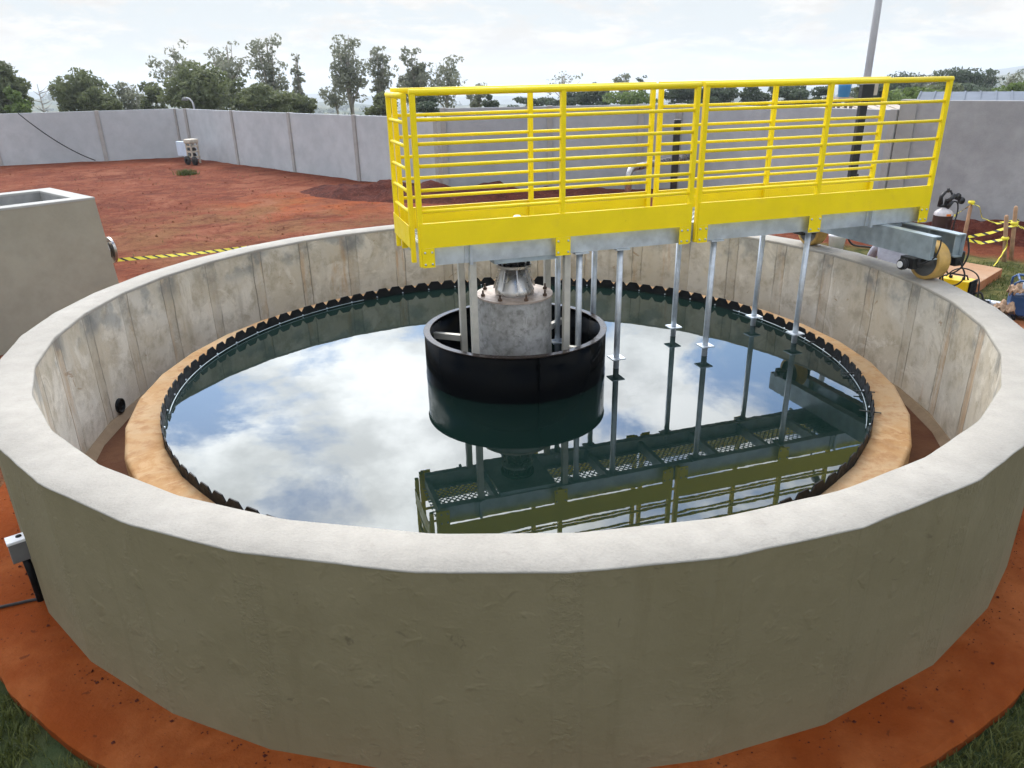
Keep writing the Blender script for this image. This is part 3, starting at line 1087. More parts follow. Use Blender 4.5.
# gear motor beside the front wheel, on the pool side
gm = MB()
gm.box(3.80, 3.868, -.95, -.78, 1.36, 1.468)
gm.tube([(3.80, -.86, 1.40), (3.735, -.86, 1.40)], 0.05, 18)
for k in range(2):
    gm.tube([(3.785 - .03 * k, -.86, 1.40), (3.775 - .03 * k, -.86, 1.40)], 0.056, 18)
gmo = gm.build('gear_motor', M['blackm'], br, bevel=.006)
MB().tube([(3.734, -.86, 1.40), (3.724, -.86, 1.40)], 0.032, 16).build('motor_cap', M['white'], gmo)
MB().box(4.30, 4.42, -.98, -.76, 1.35, 1.50).build('gear_box', M['blackm'], br, bevel=.015)
# cable loops
MB().cable([(4.29, -1.075, 1.66), (4.31, -1.10, 1.50), (4.27, -1.08, 1.36), (4.20, -1.02, 1.30), (4.22, -.95, 1.37)], 0.008, 8).build('cable', M['rubber'], br)
MB().cable([(3.965, -1.07, 1.67), (3.96, -1.075, 1.60), (3.93, -1.07, 1.50), (3.88, -1.02, 1.44), (3.84, -.96, 1.42)], 0.007, 8).build('cable', M['rubber'], br)
MB().cable([(4.36, -.98, 1.40), (4.37, -1.06, 1.27), (4.32, -1.02, 1.17), (4.24, -.94, 1.20), (4.27, -.90, 1.34)], 0.008, 8).build('cable', M['rubber'], br)
# small lug lying on the deck
MB().lathe([(0, 2.0), (0.05, 2.0), (0.06, 2.05), (0.03, 2.10), (0, 2.105)], 14, c=(0.02, -.06, -.085)).build('lubricator', M['galv'], br)
MB().box(-.06, .10, -.14, .02, 1.88, 1.97).build('lubricator_base', M['galv'], br)

# ------------------------------------------------------------------ square tank at left
bx = thing('square_tank', 'open square grey rendered concrete tank left of the round one', 'tank')
d1 = Vector((-0.66, -0.75)).normalized()
d2 = Vector((-0.75, 0.66)).normalized()
ZBX = 1.75
C0 = at(94, 197, Z=ZBX).xy
LB, WB_, TB = 3.4, 1.62, 0.22


def bxp(a, b, z, bat=0.0):
    """a along the long side, b to the back"""
    ca = -bat if a < LB / 2 else bat
    cb2 = -bat if b < WB_ / 2 else bat
    p = C0 + d1 * (a + ca) + d2 * (b + cb2)
    return (p.x, p.y, z)


bt = .085
q = MB()
lo = [bxp(0, 0, -.15, bt), bxp(LB, 0, -.15, bt), bxp(LB, WB_, -.15, bt), bxp(0, WB_, -.15, bt)]
hi = [bxp(0, 0, ZBX - .012), bxp(LB, 0, ZBX - .012), bxp(LB, WB_, ZBX - .012), bxp(0, WB_, ZBX - .012)]
for i in range(4):
    j = (i + 1) % 4
    q.poly([lo[i], lo[j], hi[j], hi[i]])
q.build('wall', M['boxout'], bx)
q = MB()
e = .006
o4 = [bxp(-e, -e, ZBX), bxp(LB + e, -e, ZBX), bxp(LB + e, WB_ + e, ZBX), bxp(-e, WB_ + e, ZBX)]
o4b = [(x, y, z - .03) for x, y, z in o4]
i4 = [bxp(TB, TB, ZBX), bxp(LB - TB, TB, ZBX), bxp(LB - TB, WB_ - TB, ZBX), bxp(TB, WB_ - TB, ZBX)]
i4b = [(x, y, z - .03) for x, y, z in i4]
for i in range(4):
    j = (i + 1) % 4
    q.poly([o4[i], o4[j], i4[j], i4[i]])
    q.poly([o4b[i], o4b[j], o4[j], o4[i]])
    q.poly([i4[i], i4[j], i4b[j], i4b[i]])
bmesh.ops.remove_doubles(q.bm, verts=q.bm.verts[:], dist=1e-4)
q.build('rim', M['boxtop'], bx, bevel=.008)
q = MB()
i4c = [(x, y, .3) for x, y, z in i4]
i4d = [(x, y, ZBX - .028) for x, y, z in i4]
for i in range(4):
    j = (i + 1) % 4
    q.poly([i4d[j], i4d[i], i4c[i], i4c[j]])
q.poly(i4c)
q.build('inside_wall', M['boxin'], bx)
fdir = Vector((0.66, 0.75, 0)).normalized()
fp = Vector(bxp(0, 0.42, 0.62))
fp.z = at(106, 248, X=fp.x).z
mt = Matrix.Translation(fp) @ fdir.to_track_quat('Z', 'Y').to_matrix().to_4x4()
MB().lathe([(0.11, -.05), (0.11, .26), (.09, .26)], 28, M=mt).build('pipe_stub', M['stainless'], bx)
MB().lathe([(0.11, .11), (0.185, .11), (0.185, .14), (0.11, .14)], 32, M=mt, smooth=False).build('pipe_flange', M['stainless'], bx)
MB().lathe([(0.0, .20), (0.19, .20), (0.19, .235), (0.0, .235)], 32, M=mt, smooth=False).build('pipe_flange', M['stainless'], bx)

# ------------------------------------------------------------------ perimeter walls
WALLG = 'perimeter wall stretches'


def wall(label, pts, h, mat, thick=0.10, post=0.16, posts=None, hpost=None, group=None, cat='wall', h_end=None):
    w = thing('perimeter_wall', label, cat, (pts[0][0], pts[0][1], 0), 0, group)
    o = Vector((pts[0][0], pts[0][1], 0))
    for a, b in zip(pts, pts[1:]):
        pa, pb = Vector((a[0], a[1], 0)), Vector((b[0], b[1], 0))
        ln = (pb - pa).length
        an = math.atan2(pb.y - pa.y, pb.x - pa.x)
        mt = Matrix.Translation(pa - o) @ Matrix.Rotation(an, 4, 'Z')
        MB().box(0.05, ln - 0.05, -thick / 2, thick / 2, -0.3, h, mt).build('panel', mat, w, bevel=.01)
        if posts is None or a in posts:
            MB().box(-post / 2, post / 2, -thick / 2 - .05, thick / 2 + .05, -0.3, h + .015, mt).build('post', M['wpost'], w, bevel=.01)
    a, b = pts[-2], pts[-1]
    an = math.atan2(b[1] - a[1], b[0] - a[0])
    mt = Matrix.Translation(Vector((b[0], b[1], 0)) - o) @ Matrix.Rotation(an, 4, 'Z')
    MB().box(-post / 2, post / 2, -thick / 2 - .05, thick / 2 + .05, -0.3, h + .015, mt).build('post', M['wpost'], w, bevel=.01)
    return w


wall('pale grey precast wall at far left with a cable hanging on it', [(-29.4, 22.9), (-25.4, 24.35), (-21.5, 25.8), (-17.7, 27.1), (-14.75, 28.15)], 2.05, M['precast'])
wall('pale grey panel wall running from far corner to the yellow bridge', [(-14.05, 27.6), (-11.0, 24.5), (-7.95, 21.6), (-5.07, 18.85), (-2.2, 16.45)], 2.05, M['precast'])
wall('short grey wall panel closing the far left corner', [(-14.70, 28.05), (-14.12, 27.67)], 2.04, M['precast'], post=.10)
wall('taller grey block wall seen straight behind the yellow railing', [(-1.95, 15.75), (1.1, 15.85), (3.7, 15.80), (4.75, 15.75)], 2.33, M['precast_far'])
wall('grey wall slanting forward behind the black control column', [(4.85, 15.68), (6.6, 13.1), (8.40, 10.45)], 2.33, M['precast_far'], posts=[(4.85, 15.68)])
wall('tall rough grey wall at right edge behind the stakes', [(8.62, 10.32), (12.5, 7.1), (16.5, 3.9)], 2.53, M['rightwall'], thick=.16, post=.34, posts=[(8.62, 10.32)])
# cable drooping on the left wall
A, B = at(20, 113, Y=25.9), at(97, 160, Y=27.0)
mid = (A + B) / 2 - Vector((0, .0, .42))
pts = [A.lerp(mid, f) * (1 - f) + mid.lerp(B, f) * f for f in [k / 14 for k in range(15)]]
pts = [(p.x + .05, p.y - .22, p.z) for p in pts]
tag(MB().tube(pts, 0.022, 6).build('hanging_cable', M['rubber']), 'dark cable sagging diagonally across the far left wall', 'cable')

# ------------------------------------------------------------------ far corner machine
pm = at(193, 164, Z=0)
mc = thing('pump_cart', 'small wheeled pump cart with pale blue panel by the far corner', 'cart', (pm.x, pm.y, 0), R(-35))
mc.scale = (.86, .86, .86)
MB().box(-.95, -.10, -.12, .06, .35, 1.02).build('panel_box', M['paleblue'], mc, bevel=.03)
MB().box(-.12, .40, -.25, .25, .95, 1.15).build('cover', M['beige'], mc, bevel=.05)
f_ = MB()
for x in (-.02, .34):
    for y in (-.18, .18):
        f_.box(x - .03, x + .03, y - .03, y + .03, .05, .95)
for z in (.30, .55, .78):
    f_.box(-.05, .37, -.2, .2, z, z + .07)
f_.build('frame', M['beige'], mc)
MB().tube([(-.02, 0, .66), (.30, 0, .66)], .11, 14).tube([(0.02, 0, .42), (.28, 0, .42)], .09, 14).build('pump', M['blackm'], mc)
for x in (.08, .66):
    mt = Matrix.Translation((x, -.3, .20)) @ Matrix.Rotation(R(90), 4, 'X')
    MB().lathe([(0.06, -.05), (0.19, -.05), (0.2, -.02), (0.2, .02), (0.19, .05), (0.06, .05)], 24, M=mt).build('wheel', M['rubber'], mc)
MB().box(-.05, .70, -.2, -.14, .16, .24).build('chassis', M['beige'], mc)
vp = at(190, 108, Y=28.6)
vt = thing('vent_pipe', 'bent grey pipe poking above the far corner of the wall', 'pipe', (vp.x, vp.y, 0.95))
vt.scale = (.62, .62, .62)
MB().tube([(.28, 0, -.3), (.28, 0, 2.0), (.22, 0, 2.2), (.05, 0, 2.4), (-.15, 0, 2.45)], .06, 10).build('pipe', M['poleg'], vt)
MB().lathe([(0.0, 2.50), (0.16, 2.45), (0.22, 2.3), (.20, 2.26), (0, 2.26)], 16, c=(-.28, 0, 0)).build('hood', M['grey'], vt)

# ------------------------------------------------------------------ behind the bridge
bp_ = at(668, 196, Z=0)
t_ = thing('black_post', 'short black post standing behind the yellow railing', 'post', (4.3, 13.6, 0))
hp = at(668, 121, Y=13.6).z
MB().box(-.085, .085, -.06, .06, -.1, hp).build('shaft', M['blackm'], t_, bevel=.02)
MB().box(-.095, .095, -.07, .07, hp, hp + .03).build('cap', M['blackm'], t_, bevel=.012)
a, b = at(629, 168, Z=.95), at(706, 153, Z=.95)
sp = thing('steel_pipe', 'bent stainless pipe with flange and open end behind the black post', 'pipe', (a.x, a.y, 0))
dv = (b - a)
dv.z = 0
u_ = dv.normalized()
el = [Vector((0, 0, -.1)), Vector((0, 0, .72))] + [Vector((0, 0, .72)) + u_ * (.22 * (1 - math.cos(R(w)))) + Vector((0, 0, .22 * math.sin(R(w)))) for w in (20, 40, 60, 80, 90)] + [dv + Vector((0, 0, .94))]
MB().tube(el, .085, 18).build('pipe', M['stainless'], sp)
for f, rr in ((.60, .17), (.65, .17), (.985, .16)):
    mt = Matrix.Translation(dv * f + Vector((0, 0, .94))) @ u_.to_track_quat('Z', 'Y').to_matrix().to_4x4()
    MB().lathe([(.08, -.02), (rr, -.02), (rr, .02), (.08, .02)], 24, M=mt, smooth=False).build('flange', M['stainless'], sp)

cl = at(862, 110, Y=9.6)
cb0 = thing('control_column', 'tall slim black control column with box head behind the railing', 'column', (cl.x, cl.y, 0))
zt_ = at(866, 84, Y=9.6).z
MB().box(-.075, .075, -.07, .07, -.05, zt_ - .05).build('shaft', M['blackm'], cb0, bevel=.006)
MB().box(-.09, .15, -.09, .09, zt_ - .26, zt_).build('head', M['blackm'], cb0, bevel=.01)
MB().box(.152, .24, -.06, .06, zt_ - .22, zt_ + .02).build('side_box', M['beige'], cb0, bevel=.008)
MB().tube([(.10, .02, zt_ - .3), (.10, 0, 1.6), (.078, 0, 1.2)], .012, 8).build('conduit', M['white'], cb0)
MB().box(.07, .12, -.05, .05, 1.0, 1.1).build('button_box', M['blackm'], cb0, bevel=.006)
MB().box(-.16, .16, -.16, .16, -.1, .02).build('base_plate', M['blackm'], cb0)
p0, p1 = at(866, 85, Y=13.2), at(880, -5, Y=13.2)
po = thing('utility_pole', 'slender grey pole rising above the wall to top of photo', 'pole', (p0.x, p0.y, 0))
MB().tube([(0, 0, -1), (0, 0, 4), (0, 0, 8.5)], [.10, .085, .07], 16).build('shaft', M['poleg'], po)
MB().tube([(0, 0, 8.4), (-.1, -.5, 8.75), (-.2, -1.0, 8.8)], .03, 10).build('arm', M['poleg'], po)
MB().box(-.32, -.12, -1.5, -.95, 8.74, 8.84).build('lamp_head', M['poleg'], po, bevel=.03)

# ------------------------------------------------------------------ buildings beyond the wall
tk = at(843, 100, Y=26)
wtk = thing('water_tank', 'bright blue water tank on a stand beyond the wall', 'water tank', (tk.x, tk.y, 0))
zl, zh = at(843, 97, Y=26).z, at(843, 84, Y=26).z
MB().lathe([(0, zl), (.22, zl), (.25, zh - .06), (.27, zh), (0, zh + .05)], 28).build('vessel', M['bluetank'], wtk)
MB().box(-.3, .3, -.3, .3, zl - .12, zl - .005).build('platform', M['rooftan'], wtk)
lg = MB()
for x in (-.25, .25):
    for y in (-.25, .25):
        lg.box(x - .05, x + .05, y - .05, y + .05, -1.0, zl - .12)
lg.build('stand', M['grey'], wtk)


def house(label, name, cx_, cy_, w, d, z1, rise, rz, mats, over=.4, over_end=.3):
    zg = terrain_z(cx_, cy_) - 1
    h = thing(name, label, 'building', (cx_, cy_, 0), rz)
    MB().box(-w / 2, w / 2, -d / 2, d / 2, zg, z1).prism([(-w / 2, -d / 2, z1), (-w / 2, d / 2, z1), (-w / 2, 0, z1 + rise)], (w, 0, 0)).build('wall', mats[0], h)
    t = .12
    for sg in (-1, 1):
        e0 = d / 2 + over
        zl_ = z1 - rise * over / (d / 2)
        out = [(-w / 2 - over_end, sg * e0, zl_ + .01), (-w / 2 - over_end, 0, z1 + rise + .01), (-w / 2 - over_end, 0, z1 + rise + t), (-w / 2 - over_end, sg * e0, zl_ + t)]
        rf = MB().prism(out, (w + 2 * over_end, 0, 0))
        k = 0
        x = -w / 2 - over_end
        while x < w / 2 + over_end - .3:          # standing ribs of the sheets
            o2 = [(x, sg * e0, zl_ + t), (x, 0, z1 + rise + t), (x, 0, z1 + rise + t + .035), (x, sg * e0, zl_ + t + .035)]
            rf.prism(o2, (.06, 0, 0))
            x += .55
        rf.build('roof', mats[1], h)
    MB().box(-.5, .5, -d / 2 - .02, -d / 2 - .003, z1 - 1.6, z1 - .5).build('window', M['grey'], h)
    return h


wz = at(960, 97, Y=22)
house('grey metal roofed shed beyond the tall right wall', 'shed', 22.5, 24.5, 11.0, 7.5, at(960, 93, Y=24).z - .75, .6, R(-30), (M['roofside'], M['rooftin']))
hb = at(885, 104, Y=30)
house('low tan house behind the grey wall left of trees', 'house', 15.0, 30.0, 5.0, 5.0, 1.15, .35, R(5), (M['rooftan'], M['rooftan']))
hb = at(760, 104, Y=36)
house('long low brown roofed house beyond the middle wall', 'house', 9.0, 32.0, 12.0, 5.0, .9, .4, R(2), (M['rooftan'], M['redroof']))
hb = at(360, 110, Y=34)
house('flat grey roofed outbuilding beyond wall left of the bridge', 'outbuilding', -5.0, 30.0, 9.0, 4.0, 1.12, .15, R(-6), (M['precast'], M['rooftin']))

# ------------------------------------------------------------------ right side things
def tape(name, label, pts, width=.05, twist=0.5):
    P_ = [Vector(p) for p in pts]
    dense = []
    for a, b in zip(P_, P_[1:]):
        n = max(2, int((b - a).length / .05))
        for k in range(n):
            dense.append(a.lerp(b, k / n))
    dense.append(P_[-1])
    V, F, UV = [], [], []
    s = 0
    for i, p in enumerate(dense):
        if i:
            s += (p - dense[i - 1]).length
        d = (dense[min(i + 1, len(dense) - 1)] - dense[max(i - 1, 0)]).normalized()
        sd_ = Vector((-d.y, d.x, 0)).normalized()
        ang = math.sin(s * 1.3) * twist + .2
        upv = Vector((0, 0, 1)) * math.cos(ang) + sd_ * math.sin(ang)
        nrm = d.cross(upv).normalized() * .0015
        for q_ in (p + upv * width / 2 + nrm, p - upv * width / 2 + nrm, p - upv * width / 2 - nrm, p + upv * width / 2 - nrm):
            V.append(q_)
        UV += [(s, 1), (s, 0), (s, 0), (s, 1)]
        if i:
            a = (i - 1) * 4
            for k in range(4):
                F.append((a + k, a + (k + 1) % 4, a + 4 + (k + 1) % 4, a + 4 + k))
    o = mesh_obj(name, V, F, M['tape'])
    uvl = o.data.uv_layers.new(name='UVMap')
    for lp in o.data.loops:
        uvl.data[lp.index].uv = UV[lp.vertex_index]
    return tag(o, label, 'caution tape')


a = fp + Vector((.2, .2, -.12))
a = at(117, 260, X=-6.0)
b = at(258, 246, X=-4.6)
tape('caution_tape', 'yellow black caution tape stretched from flange behind the tank rim', [a, a.lerp(b, .5) - Vector((0, 0, .02)), b])

STK = []
for k, (lab, px, pt, bx0, by0) in enumerate((('wooden stake with knotted tape nearest the gas cylinder', 969, 205, 8.7, 7.5), ('shorter wooden stake with tape knot low on it', 1006.5, 215, 8.62, 6.02), ('leaning taller wooden stake at the right photo edge', 1016, 206, 8.86, 6.22))):
    top = at(px + (2 if k == 0 else 0), pt, Y=by0)
    base = Vector((bx0 if k else top.x, by0, -.1))
    st_ = thing('wooden_stake', lab, 'stake', base, 0, 'wooden stakes carrying the caution tape')
    v_ = top - base
    MB().tube([(0, 0, 0), v_ * .5, v_ * .97, v_], [.036, .036, .034, .02], 6).build('shaft', M['wood'], st_)
    STK.append((base, top))


def onst(k, z):
    b, t = STK[k]
    f = (z - b.z) / (t.z - b.z)
    p = b.lerp(t, f)
    return p + Vector((0, -.05, 0))


s1, s2, s3 = onst(0, .78), onst(1, .42), onst(2, .62)
tape('caution_tape', 'upper taut striped tape from behind carriage to the leaning stake', [at(968, 237, X=8.3), (at(968, 237, X=8.3) + s3) / 2 - Vector((0, 0, .03)), s3, at(1040, 236, X=9.6)], .055)
tape('caution_tape', 'lower drooping striped tape tied to the shorter stake', [at(968, 240, X=8.2), at(982, 243, X=8.35), s2, onst(1, .30), at(1003, 253, X=8.45), at(994, 266, X=8.2)], .05)
tape('caution_tape', 'loose tape end hanging from the stake beside gas cylinder', [at(954, 216, X=8.9), s1, s1 + Vector((.12, -.03, -.05)), s1 + Vector((.20, -.05, -.26)), s1 + Vector((.5, -.05, -.37)), s1 + Vector((.95, 0, -.33))], .06, 1.2)
# rags knotted round the stakes
for k, z in ((0, .80), (1, .42), (2, .64)):
    p = onst(k, z)
    o = MB()
    o.lathe([(.042, -.03), (.058, -.015), (.06, .01), (.044, .03)], 10, c=(0, .05, 0))
    ob = o.build('tape_knot', M['tape'], None, loc=p)
    tag(ob, ('tape knot near the top of stake beside cylinder', 'tape knot midway on the shorter stake', 'tape knot midway on the leaning right stake')[k], 'tape knot')

# concrete slabs
def slab(name, label, corners, z1, z0, mats):
    o = MB()
    o.prism([(x, y, z0) for x, y in corners], (0, 0, z1 - z0))
    ob = o.build(name, mats[0], bevel=.012)
    ob.data.materials.append(mats[1])
    for p in ob.data.polygons:
        if abs(p.normal.z) < .5:
            p.material_index = 1
    return tag(ob, label, 'slab')


ca, cb1, cc = at(1003, 268.5, Z=.14), at(974, 286, Z=.14), at(952, 259.5, Z=.14)
cdn = cb1 + (cc - ca)
slab('concrete_slab', 'tan dusty concrete slab behind the carriage wheel', [(ca.x, ca.y), (cc.x, cc.y), (cdn.x, cdn.y), (cb1.x, cb1.y)], .14, -.15, (M['slab'], M['slab_edge']))
e1, e2 = at(1006, 309, Z=.0), at(1030, 322, Z=0.0)
slab('concrete_slab', 'orange stained concrete slab under the blue machine', [(6.0, 2.2), (7.6, 2.0), (8.0, 3.3), (6.3, 3.55)], -.005, -.2, (M['slab_edge'], M['slab_edge']))

# gas cylinder
gp = at(945, 229, Z=0)
gc = thing('gas_cylinder', 'dark brown gas cylinder with pale shoulder and black gauges', 'gas cylinder', (8.55, 8.1, 0))
zs = at(945, 214, Y=8.1).z
zv = at(950, 190, Y=8.1).z
MB().lathe([(0, -.05), (.165, -.05), (.175, 0), (.175, zs - .02)], 32).build('body', M['cyl'], gc)
MB().lathe([(.1755, zs - .02), (.17, zs + .03), (.13, zs + .075), (.07, zs + .105), (.04, zs + .13), (0, zs + .13)], 32).build('shoulder', M['cyltop'], gc)
MB().box(-.03, .05, -.182, -.166, zs - .015, zs + .025).build('label_patch', M['orange'], gc)
vb = MB()
vb.tube([(0, 0, zs + .14), (0, 0, zs + .30)], .03, 10)
vb.tube([(-.07, 0, zs + .2), (-.10, 0, zs + .34), (-.04, 0, zs + .44), (.05, 0, zs + .45), (.11, 0, zs + .36), (.06, 0, zs + .22)], .022, 8)
vb.tube([(-.12, 0, zs + .16), (-.11, 0, zs + .34), (-.05, 0, zs + .43)], .035, 8)
vb.tube([(.0, -.02, zs + .22), (.14, -.03, zs + .38)], .045, 12)
vb.tube([(.02, -.02, zs + .12), (.10, -.03, zs + .26)], .05, 12)
vb.tube([(-.14, 0, zs + .17), (.10, 0, zs + .15)], .03, 8)
vb.build('valve', M['blackm'], gc)
MB().tube([(0, 0, zs + .42), (0, 0, zs + .50)], .028, 10).build('valve_handle', M['blackm'], gc)
for x, z in ((.19, zs + .34), (.28, zs + .26)):
    mt = Matrix.Translation((x, -.03, z)) @ Matrix.Rotation(R(80), 4, 'X')
    MB().lathe([(0, -.03), (.06, -.03), (.068, .02), (.0, .024)], 18, M=mt).build('gauge', M['blackm'], gc)
MB().cable([(.06, 0, zs + .2), (.16, 0, zs + .24), (.24, 0, zs + .2), (.27, 0, zs + .02), (.22, -.05, zs - .2), (.20, -.1, 0.0)], .014, 8).build('hose', M['rubber'], gc)

# welding machine
wm = thing('welding_machine', 'small yellow welding machine with black front just behind the rim', 'welding machine', (6.05, 2.78, 0), R(-50))
ctr = at(959, 284, X=6.05)
wm.location = (ctr.x, ctr.y, 0)
zt2 = at(959, 278, X=ctr.x).z
MB().box(-.20, .16, -.12, .12, .12, zt2).build('case', M['yellow2'], wm, bevel=.012)
MB().box(.161, .185, -.122, .122, .11, zt2 + .005).build('front_panel', M['blackpl'], wm, bevel=.006)
MB().box(-.225, -.201, -.122, .122, .11, zt2 + .005).build('rear_panel', M['blackpl'], wm, bevel=.006)
MB().box(-.10, .02, -.128, -.1205, zt2 - .19, zt2 - .13).build('emblem_patch', M['blackpl'], wm)
MB().tube([(-.14, 0, zt2), (-.12, 0, zt2 + .05), (.08, 0, zt2 + .05), (.10, 0, zt2)], .012, 8).build('handle', M['blackpl'], wm)
for x in (-.1, .06):
    MB().tube([(x, -.05, zt2), (x, -.05, zt2 + .035)], .02, 10).build('knob', M['blackpl'], wm)
MB().cable([(.185, .05, .35), (.27, .08, .36), (.34, .06, .2), (.42, -.05, .05), (.6, -.1, 0.0)], .013, 8).build('lead', M['rubber'], wm)
MB().cable([(-.22, .0, zt2 - .05), (-.1, .02, zt2 + .10), (.05, .05, zt2 + .13), (.2, .06, zt2 + .04), (.26, .02, .3)], .009, 8).build('lead', M['rubber'], wm)
MB().box(-.18, .14, -.11, .11, -.02, .12).build('stand', M['blackm'], wm)

# blue machine at the right edge
bmc = thing('air_compressor', 'blue boxed compressor with tube frame at right photo edge', 'machine', (7.02, 2.85, 0), R(-28))
MB().box(-.28, .35, -.20, .20, .06, .34).build('case', M['blue'], bmc, bevel=.02)
fr = MB()
for y in (-.19, .19):
    fr.tube([(-.27, y, .34), (-.27, y, .50), (-.22, y, .54), (.30, y, .54), (.34, y, .50), (.34, y, .34)], .016, 10)
for x in (-.22, .05, .30):
    fr.tube([(x, -.19, .54), (x, .19, .54)], .014, 10)
fr.build('tube_frame', M['blue'], bmc)
MB().tube([(-.20, -.14, .44), (.25, -.14, .44)], .075, 18).build('cylinder_head', M['paleblue'], bmc)
for x, y in ((-.2, -.15), (.28, -.15), (-.2, .15), (.28, .15)):
    MB().lathe([(0, -.01), (.035, -.01), (.03, .06), (0, .06)], 12, c=(x, y, 0)).build('foot', M['rubber'], bmc)


def rag(name, label, loc, size, seed, mat):
    n = 18
    V, F = [], []
    for i in range(n + 1):
        for j in range(n + 1):
            u_, v_ = i / n * 2 - 1, j / n * 2 - 1
            r_ = math.hypot(u_, v_)
            z = .10 * (1 - .5 * r_ * r_) + .11 * mnoise.noise(Vector((u_ * 2, v_ * 2, seed))) + .05 * mnoise.noise(Vector((u_ * 5, v_ * 5, seed)))
            V.append((u_ * size * (1 - .15 * v_ * v_), v_ * size * .6 * (1 - .2 * u_ * u_), z))
    for i in range(n):
        for j in range(n):
            a = i * (n + 1) + j
            F.append((a, a + 1, a + n + 2, a + n + 1))
    o = mesh_obj(name, V, F, mat, None, True)
    o.location = loc
    s_ = o.modifiers.new('solid', 'SOLIDIFY')
    s_.thickness = .012
    return tag(o, label, 'rag')


rag('rag', 'crumpled tan brown rag thrown over the blue machine', (6.80, 2.80, .36), .17, 1.0, M['cloth'])
rag('rag', 'dirty brown rag on the ground beside blue machine', (6.55, 2.75, .12), .16, 4.0, M['cloth'])


def grinder(label, loc, rz, body):
    g = thing('angle_grinder', label, 'power tool', loc, rz)
    MB().tube([(-.20, 0, .05), (-.16, 0, .05), (0, 0, .05), (.08, 0, .05)], [.024, .03, .036, .038], 14).build('body', body, g)
    MB().tube([(.08, 0, .05), (.15, 0, .05)], .034, 14).build('gear_head', M['galv'], g)
    MB().lathe([(0, 0), (.062, 0), (.062, .006), (0, .006)], 20, c=(.13, 0, .006)).build('disc', M['grey'], g)
    MB().tube([(.12, .03, .06), (.12, .14, .08)], .015, 10).build('side_handle', M['blackpl'], g)
    MB().cable([(-.20, 0, .05), (-.3, .03, .02), (-.42, -.04, .012), (-.5, .06, .012)], .008, 8).build('cord', M['rubber'], g)
    return g


q1 = at(986, 293, Z=.12)
grinder('black and orange grinder lying next to the yellow welder', (6.50, 3.05, .10), R(40), M['blackpl'])
grinder('grey grinder lying between welder and blue machine', (6.62, 2.92, .06), R(120), M['grey'])
wtb = thing('white_pipe', 'short white plastic pipe lying beside the blue machine', 'pipe', (6.72, 3.12, .12), R(-35))
MB().lathe([(.04, -.16), (.045, -.16), (.045, .16), (.04, .16)], 18, M=Matrix.Rotation(R(90), 4, 'Y'), close=True).build('tube', M['white'], wtb)
hc = MB()
pts = []
for k in range(120):
    a = k * .25
    rr = .13 + .03 * math.sin(k * .41)
    pts.append((rr * math.cos(a) * 1.2, rr * math.sin(a), .02 + .09 * k / 120 + .02 * math.sin(k * .7)))
ho = hc.tube(pts, .012, 7).build('hose_coil', M['rubber'], None, loc=(6.42, 2.62, 0.0))
tag(ho, 'tangled black hose coil on the ground behind the rim', 'hose')
gw = thing('tool_crate', 'low grey crate under the grinders', 'crate', (6.5, 2.98, -.1), R(35))
MB().box(-.28, .28, -.16, .16, .0, .16).build('body', M['grey'], gw, bevel=.01)
MB().box(-.29, .29, -.17, .17, .162, .19).build('lid', M['blackpl'], gw, bevel=.01)

# white container and hose seen under the bridge
pb = at(838, 247, Z=.2)
wb2 = thing('white_bucket', 'white plastic bucket seen between rear wheel and carriage beam', 'bucket', (6.6, 7.3, 0))
zz = at(838, 234, Y=7.3)
wb2.location = (zz.x, zz.y, 0)
MB().lathe([(0, 0), (.13, 0), (.155, zz.z - .05), (.165, zz.z - .04), (.165, zz.z), (.15, zz.z), (.13, .03), (0, .03)], 26).build('body', M['white'], wb2)
MB().cable([(.16, 0, zz.z - .02), (.3, -.05, zz.z - .2), (.6, -.2, .06), (1.0, -.5, .03), (1.4, -.6, .03)], .018, 8).build('hose', M['rubber'], wb2)

# ------------------------------------------------------------------ junction box by the wall, left front
jb = at(36, 602, Z=0)
jt = thing('junction_box', 'white lidded grey junction box on a black conduit by the tank', 'junction box', (-3.235, -2.865, 0), R(40))
jt.scale = (.84, .84, .97)
MB().box(-.065, .065, -.055, .055, .36, .50).build('body', M['grey'], jt, bevel=.006)
MB().box(-.070, .070, -.060, .060, .501, .522).build('lid', M['white'], jt, bevel=.005)
MB().lathe([(0, .5225), (.022, .5225), (.02, .528), (0, .528)], 16, c=(.02, .01, 0)).build('lid_plug', M['blackpl'], jt)
MB().box(-.004, .004, -.0565, -.0552, .37, .50).build('body_rib', M['grey'], jt)
MB().tube([(.02, .0, .36), (.03, .0, .2), (.035, .0, .0)], .028, 14).build('conduit', M['blackpl'], jt)
MB().cable([(.035, .0, .012), (-.1, .05, .012), (-.4, .12, .012), (-.9, .1, -.02), (-1.4, .0, -.07)], .011, 8).build('cable', M['rubber'], jt)

